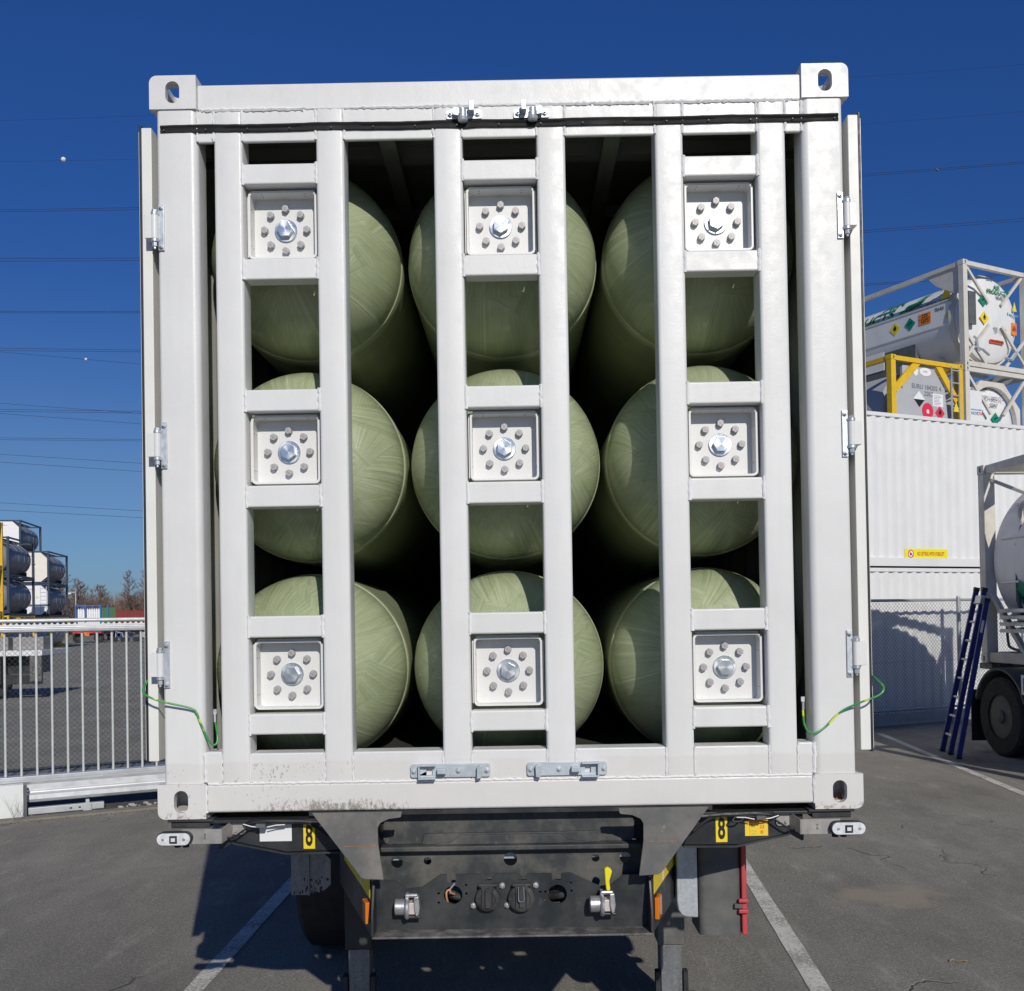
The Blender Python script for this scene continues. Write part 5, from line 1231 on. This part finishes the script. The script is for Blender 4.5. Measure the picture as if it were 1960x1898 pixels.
# blue bottle rack on an orange-tailed chassis, green and red boxes far off
fblue = M('rack_blue', (.03, .16, .45), .45, var=.08); fgreen = M('far_green', (.045, .14, .045), .5, var=.08, scale=.8); fred = M('far_red', (.24, .045, .04), .55, var=.12, scale=.6)
rk_ = thing('bottle_rack', 'blue steel rack of upright white gas bottles in the far yard', 'gas rack', (-46.2, 100, 1.35), R(4))
for x0 in (0, 1.0, 2.55):
    for y0 in (0, 2.2): build('rack_post', MB().box(x0, x0+.14, y0, y0+.14, 0, 2.65), fblue, rk_)
for zz in (0, 2.5): build('rack_rail', MB().box(.145, .995, 0, .12, zz, zz+.13), fblue, rk_); build('rack_rail', MB().box(1.145, 2.545, 0, .12, zz if zz != 1.75 else 1.9, (zz if zz != 1.75 else 1.9)+.1), fblue, rk_)
for k in range(11): build('gas_bottle', MB().lathe([(.15, .02), (.16, .112), (2.05, .112), (2.2, .07), (2.4, .03)], (.22+k*.23, .5, 0), 'z', 10), pl_wh, rk_)
ch_ = thing('rack_chassis', 'dark chassis with red beam and orange plate carrying the blue bottle rack', 'trailer', (-46.3, 99.7, 0), R(4))
build('beam', MB().box(-.2, 3.2, 0, 2.4, .95, 1.34), chas_k, ch_); build('red_bumper', MB().box(0, 2.9, -.05, 0, 1.0, 1.25), pl_red, ch_); build('orange_plate', MB().box(1.2, 1.7, -.08, -.055, .75, 1.1), pl_or, ch_)
for xx in (.35, 2.5): wheel(ch_, xx, .5, .5, .5, .4, 'wheel', 1).matrix_local = Matrix.Translation((xx, .5, .5)) @ Matrix.Rotation(R(90), 4, 'Z')
gbx = dry_box('shipping_container', 'green container beyond the blue bottle rack in the far yard', Vector((-46.8, 112, 1.30)), R(115), fgreen, 6.06, 'far yard containers', .5, .03, False)
gch = thing('container_chassis', 'dark chassis under the green container in the far yard', 'trailer', (-46.8, 112, 0), R(115)); build('beam', MB().box(0, 6, .2, 2.2, .8, 1.29), chas_k, gch)
for xx in (1, 5): wheel(gch, xx, .5, .5, .5, .4).matrix_local = Matrix.Translation((xx, .5, .5)) @ Matrix.Rotation(R(90), 4, 'Z')
RO = Vector((-50.6, 119, 1.05))
for k, w in enumerate(('nearest to the green container', 'further right beyond the gate')):
    dry_box('shipping_container', 'rusty red corrugated container, the one '+w, RO+Vector((k*12.3, k*.4, 0)), R(2), fred, 12.19, 'far yard containers', .278, .05, False)
    gch = thing('container_chassis', 'dark chassis under the red container '+w, 'trailer', RO+Vector((k*12.3, k*.4, -1.15)), R(2)); build('beam', MB().box(0, 12, .2, 2.2, .75, 1.14), chas_k, gch)
    for xx in (1, 9, 10.5): wheel(gch, xx, .5, .5, .5, .4).matrix_local = Matrix.Translation((xx, .5, .5)) @ Matrix.Rotation(R(90), 4, 'Z')
for k, (x_, y_) in enumerate(((-45.2, 122), (-40.3, 122))):
    tag(build('white_roof_sheet', MB().box(x_, x_+3.2, y_, y_+2, 3.75, 3.95), pl_wh), ('long' if k == 0 else 'tilted')+' white roof sheet showing above the red containers', 'roof sheet')
    o = COL.objects[-1]
    build('roof_prop', MB().box(x_+.1, x_+.3, y_+.5, y_+.7, 0, 3.749), box_white, o); build('roof_prop', MB().box(x_+2.8, x_+3, y_+.5, y_+.7, 0, 3.749), box_white, o)
# row of small carts and a little tanker in front of the far boxes
cm = [M('cart_white', (.7, .7, .7), .5), M('cart_blue', (.05, .15, .4), .5), M('cart_black', (.03, .03, .03), .5)]
for k in range(6):
    c_ = thing('hose_cart', 'small %s cart with coiled hose, %s in the far yard row' % (('white', 'blue', 'black')[k % 3], ('leftmost', 'second', 'third', 'fourth', 'fifth', 'rightmost')[k]), 'cart', (-42.6+k*1.25, 101.5, 0), R(15*(k % 3)), 'small carts lined up in the far yard')
    build('cart_frame', MB().bar((0, 0, .3), (.9, 0, .35), .06, .06).bar((0, 0, .3), (.1, 0, 1.15), .05, .05).bar((.9, 0, .35), (.75, 0, 1.0), .05, .05).bar((.1, 0, 1.1), (.75, 0, 1.0), .04, .04).bar((.1, 0, .5), (.75, 0, 1.0), .04, .04), cm[k % 3], c_)
    build('hose_coil', MB().lathe([(-.05, .28), (.05, .28), (.05, .2), (-.05, .2)], (.45, -.1, .75), 'y', 16), cm[(k+1) % 3] , c_)
    for xx in (.05, .85): build('cart_wheel', MB().lathe([(-.04, .2), (-.04, .27), (.04, .27), (.04, .2)], (xx, -.08, .27), 'y', 16), tyre, c_)
tt_ = thing('small_tanker', 'small grey tanker with red lettering beside the carts in the far yard', 'tanker', (-35.3, 101, 0), R(5))
build('tank', MB().lathe([(0, .05), (.1, .4), (.3, .5), (2.6, .5), (2.8, .4), (2.9, .05)], (0, 0, .95), 'x', 20), tk_silver, tt_)
text('TANK', .3, pl_rust, tt_, face(1.9, -.53, .95), bold=.01)
build('frame', MB().box(0, 2.9, -.4, .4, .35, .45), chas_k, tt_)
for xx in (.4, 2.4): build('tanker_wheel', MB().lathe([(-.06, .02), (-.06, .33), (.06, .33), (.06, .02)], (xx, -.42, .33), 'y', 16), fblue, tt_)
# street lamp and two small masts
sl = thing('street_lamp', 'thin grey street lamp standing in front of the bare trees', 'street lamp', (-55.9, 122, 0))
build('lamp_pole', MB().cyl((0, 0, 0), (0, 0, 6.2), .09, 8, .06), zinc, sl); build('lamp_head', MB().box(-.9, .05, -.1, .1, 6.0, 6.14), zinc, sl); build('lamp_shade', MB().box(-1.0, -.55, -.12, .12, 5.85, 5.995), pl_wh, sl)
ms_ = thing('short_mast', 'short pale mast above the green container', 'mast', (-49.0, 128, 0)); build('mast_pole', MB().cyl((0, 0, 0), (0, 0, 5.2), .07, 8), box_white, ms_)
ms_ = thing('antenna_mast', 'white antenna mast with a small dish above the green container', 'mast', (-46.0, 128, 0)); build('mast_pole', MB().cyl((0, 0, 0), (0, 0, 6.0), .08, 8), pl_wh, ms_); build('dish', MB().lathe([(-.1, .3), (-.02, .18), (0, .02)], (.1, -.1, 4.2), 'y', 14), pl_wh, ms_)

# ---- bare winter trees
bark = bark_mat()
def tree_mesh(seed, H, spread):
    rg = random.Random(seed); tr = MB(); cr_ = MB()
    def tri(a, b, r1, r2, mb):
        mb.tube([a, (a+b)/2+Vector((rg.gauss(0, .03), rg.gauss(0, .03), 0))*(b-a).length, b], [r1, (r1+r2)/2, r2], 3)
    top = Vector((rg.gauss(0, .3), rg.gauss(0, .3), H)); pts = [Vector((0, 0, 0)).lerp(top, k/8)+Vector((rg.gauss(0, .1), rg.gauss(0, .1), 0)) for k in range(9)]
    tr.tube(pts, [.20*(1-k/8.6)+.015 for k in range(9)], 6)
    def rec(p, d, l, r, lev):
        q = p+d*l; tri(p, q, max(r, .016), max(r*.6, .012), cr_)
        if lev == 0: return
        for _ in range(rg.randint(3, 4)):
            f = rg.uniform(.3, 1); pp_ = p.lerp(q, f)
            nd = (d+Vector((rg.gauss(0, .5), rg.gauss(0, .5), rg.gauss(.25, .25)))).normalized(); rec(pp_, nd, l*rg.uniform(.45, .68), r*.55, lev-1)
    for k in range(46):
        f = .12+.86*k/46; p = pts[0].lerp(top, f); a = rg.uniform(0, 6.3); up = .7+f
        d = Vector((math.cos(a), math.sin(a), up)).normalized(); rec(p, d, spread*(1.15-f)*rg.uniform(.8, 1.1)+.4, .070*(1.25-f), 3)
    return tr, cr_
tm = []
for sd, H, sp in ((1, 13.5, 3.4), (2, 11, 3.0), (3, 14, 2.3), (4, 9, 3.0)):
    a, b = tree_mesh(sd, H, sp); m1 = build('trunk', a, bark, None); m2 = build('crown', b, bark, None, smooth=False); tm.append((m1.data, m2.data)); bpy.data.objects.remove(m1); bpy.data.objects.remove(m2)
rg = random.Random(21)
spots = [(-89, 175, 0, 1.05), (-86, 170, 1, 1.0), (-83.0, 176, 0, 1.1), (-80.6, 182, 1, .95), (-77.6, 170, 1, 1.02), (-75.6, 176, 3, 1.1), (-73, 184, 3, .9), (-70.5, 178, 3, .85), (-68.6, 172, 2, .95), (-66.2, 176, 0, 1.0), (-64.4, 170, 0, .96), (-62.2, 180, 3, .9), (-60.0, 174, 3, 1.0), (-57.9, 170, 2, .8), (-55.6, 176, 1, .95), (-53, 171, 0, .9), (-50, 178, 1, 1.0), (-92, 180, 1, 1.0), (-47, 172, 3, 1.0), (-71.8, 169, 3, .75)]
hints = ['behind the far tank stack', 'tall and full, just right of the far tank stack', 'above the blue bottle rack', 'slim, above the rack']
for k, (x_, y_, v_, s_) in enumerate(spots):
    t = thing('bare_tree', '', 'tree', (x_, y_, 0), rg.uniform(0, 6.3), 'bare trees beyond the far yard'); t.scale = (s_*.95, s_*.95, s_*.84)
    lab = {0: 'tall bare brown tree with a dense twiggy crown beyond the far yard', 1: 'medium bare brown tree with a rounded crown beyond the far yard', 2: 'tall slim bare tree with upright twigs beyond the far yard', 3: 'low bushy bare tree beyond the far yard'}[v_]
    place = ('leftmost, just past the far tank stack', 'second from the left', 'third from the left', 'fourth from the left', 'fifth from the left', 'sixth from the left', 'seventh from the left', 'eighth from the left', 'ninth from the left', 'tenth from the left', 'eleventh from the left', 'twelfth from the left', 'thirteenth from the left', 'fourteenth from the left', 'sixth from the right', 'fifth from the right', 'fourth from the right', 'third from the right', 'second from the right', 'rightmost, by the open door')[sorted(q[0] for q in spots).index(x_)]
    t['label'] = lab.replace(' beyond the far yard', '')+', '+place
    for nm, me in (('trunk', tm[v_][0]), ('crown', tm[v_][1])): o = bpy.data.objects.new(nm, me); COL.objects.link(o); o.parent = t
# low scrub mass under them
sc2 = MB(); rg = random.Random(9)
for k in range(14000):
    p = Vector((rg.uniform(-100, -40), rg.uniform(184, 200), 0)); h = rg.uniform(3.5, 9); q = p+Vector((rg.gauss(0, .7), rg.gauss(0, .5), h)); w = rg.uniform(.02, .06)
    sc2.add([p+Vector((-w, 0, 0)), p+Vector((w, 0, 0)), q, p.lerp(q, .5)+Vector((0, w, 0))], [(0, 1, 2), (0, 3, 2), (1, 3, 2)])
build('far_woodland', sc2, bark, kind='stuff', smooth=False)

# ---- power cables with marker balls
cabm = M('cable_dark', (.03, .035, .05), .6, var=.1)
def cable(y, coef, r, lab, x0=-150, x1=150):
    n = 60; pts = []
    for i in range(n+1):
        x = x0+(x1-x0)*i/n
        z = coef[0]*x*x+coef[1]*x+coef[2] if len(coef) == 3 else coef[0]*x+coef[1]
        pts.append((x, y, max(.5, z)))
    tag(build('power_cable', MB().tube(pts, r, 4), cabm), lab, 'power cable', 'power cables across the sky')
cable(80, (.000285, .035945, 45.978), .010, 'thin single cable, highest line across the sky')
cable(80, (.000405, .030306, 41.993), .010, 'thin cable carrying the large white marker ball')
for nm, c1, c2_ in (('highest pair of cables, above the top door hinges', (.000421, .02831, 37.769), (.000445, .028663, 37.568)), ('second pair of cables, just under the top door hinges', (.000492, .020674, 33.146), (.000458, .020941, 32.983)), ('third pair of cables, level with the top of the stacked tank', (.000511, .020068, 28.569), (.000511, .020075, 28.436))):
    cable(80, c1, .018, 'upper wire of the '+nm); cable(80, c2_, .018, 'lower wire of the '+nm)
for nm, c1, c2_ in (('fourth pair of cables at the left', (.000163, -.014168, 32.609), (.00013, -.013938, 32.4676)), ('fifth pair of cables at the left', (-.0005, -.110, 20.9), (-.0005, -.108, 20.8))):
    if 'fifth' in nm: c1, c2_ = (.0, -.032145, 25.0364), (.0, -.030336, 24.901)
    cable(110, c1, .020, 'upper wire of the '+nm, -150, 120 if 'fourth' in nm else -20); cable(110, c2_, .020, 'lower wire of the '+nm, -150, 120 if 'fourth' in nm else -20)
for lab, c in (('thin sloping cable carrying the small white marker ball', (-.105465, 27.368)), ('steeper sloping cable crossing the fifth pair', (-.08984, 22.3252)), ('sloping cable just under the fifth pair', (-.091595, 21.0417)), ('upper wire of the sixth pair of cables at the left', (-.029873, 21.8704)), ('lower wire of the sixth pair of cables at the left', (-.027346, 21.8143)), ('upper of two sloping cables level with the middle door hinge', (-.081672, 16.9119)), ('lower of two sloping cables level with the middle door hinge', (-.084879, 15.816)), ('upper of the two lowest cables above the far tank stack', (-.074353, 11.7289)), ('lower of the two lowest cables above the far tank stack', (-.070758, 11.0969))):
    cable(110, c, .018, lab, -150, -20)
bm_ = M('marker_ball_white', (.78, .74, .70), .5, var=.03)
for nm, p, r in (('large white marker ball on a cable high at the left', (-37.795, 80, 41.52), .21), ('small white marker ball on a sloping cable at the left', (-49.056, 110, 32.545), .16)):
    o = build('marker_ball', MB().lathe([(r*math.sin(R(a)), max(.001, r*math.cos(R(a)))) for a in range(-90, 91, 12)], (0, 0, 0), 'z', 24), bm_); o.location = p; tag(o, nm, 'marker ball', 'marker balls on the cables')
    build('clamp_collar', MB().lathe([(-r*1.15, .03), (-r*.9, .05), (r*.9, .05), (r*1.15, .03)], (0, 0, 0), 'x', 10), cabm, o)
tag(build('cable_spacer', MB().bar((36.36, 80, 39.33), (36.52, 80, 39.17), .10, .14, (0, 1, 0)), black), 'dark clamp hanging on the cable pair at the upper right', 'cable clamp')
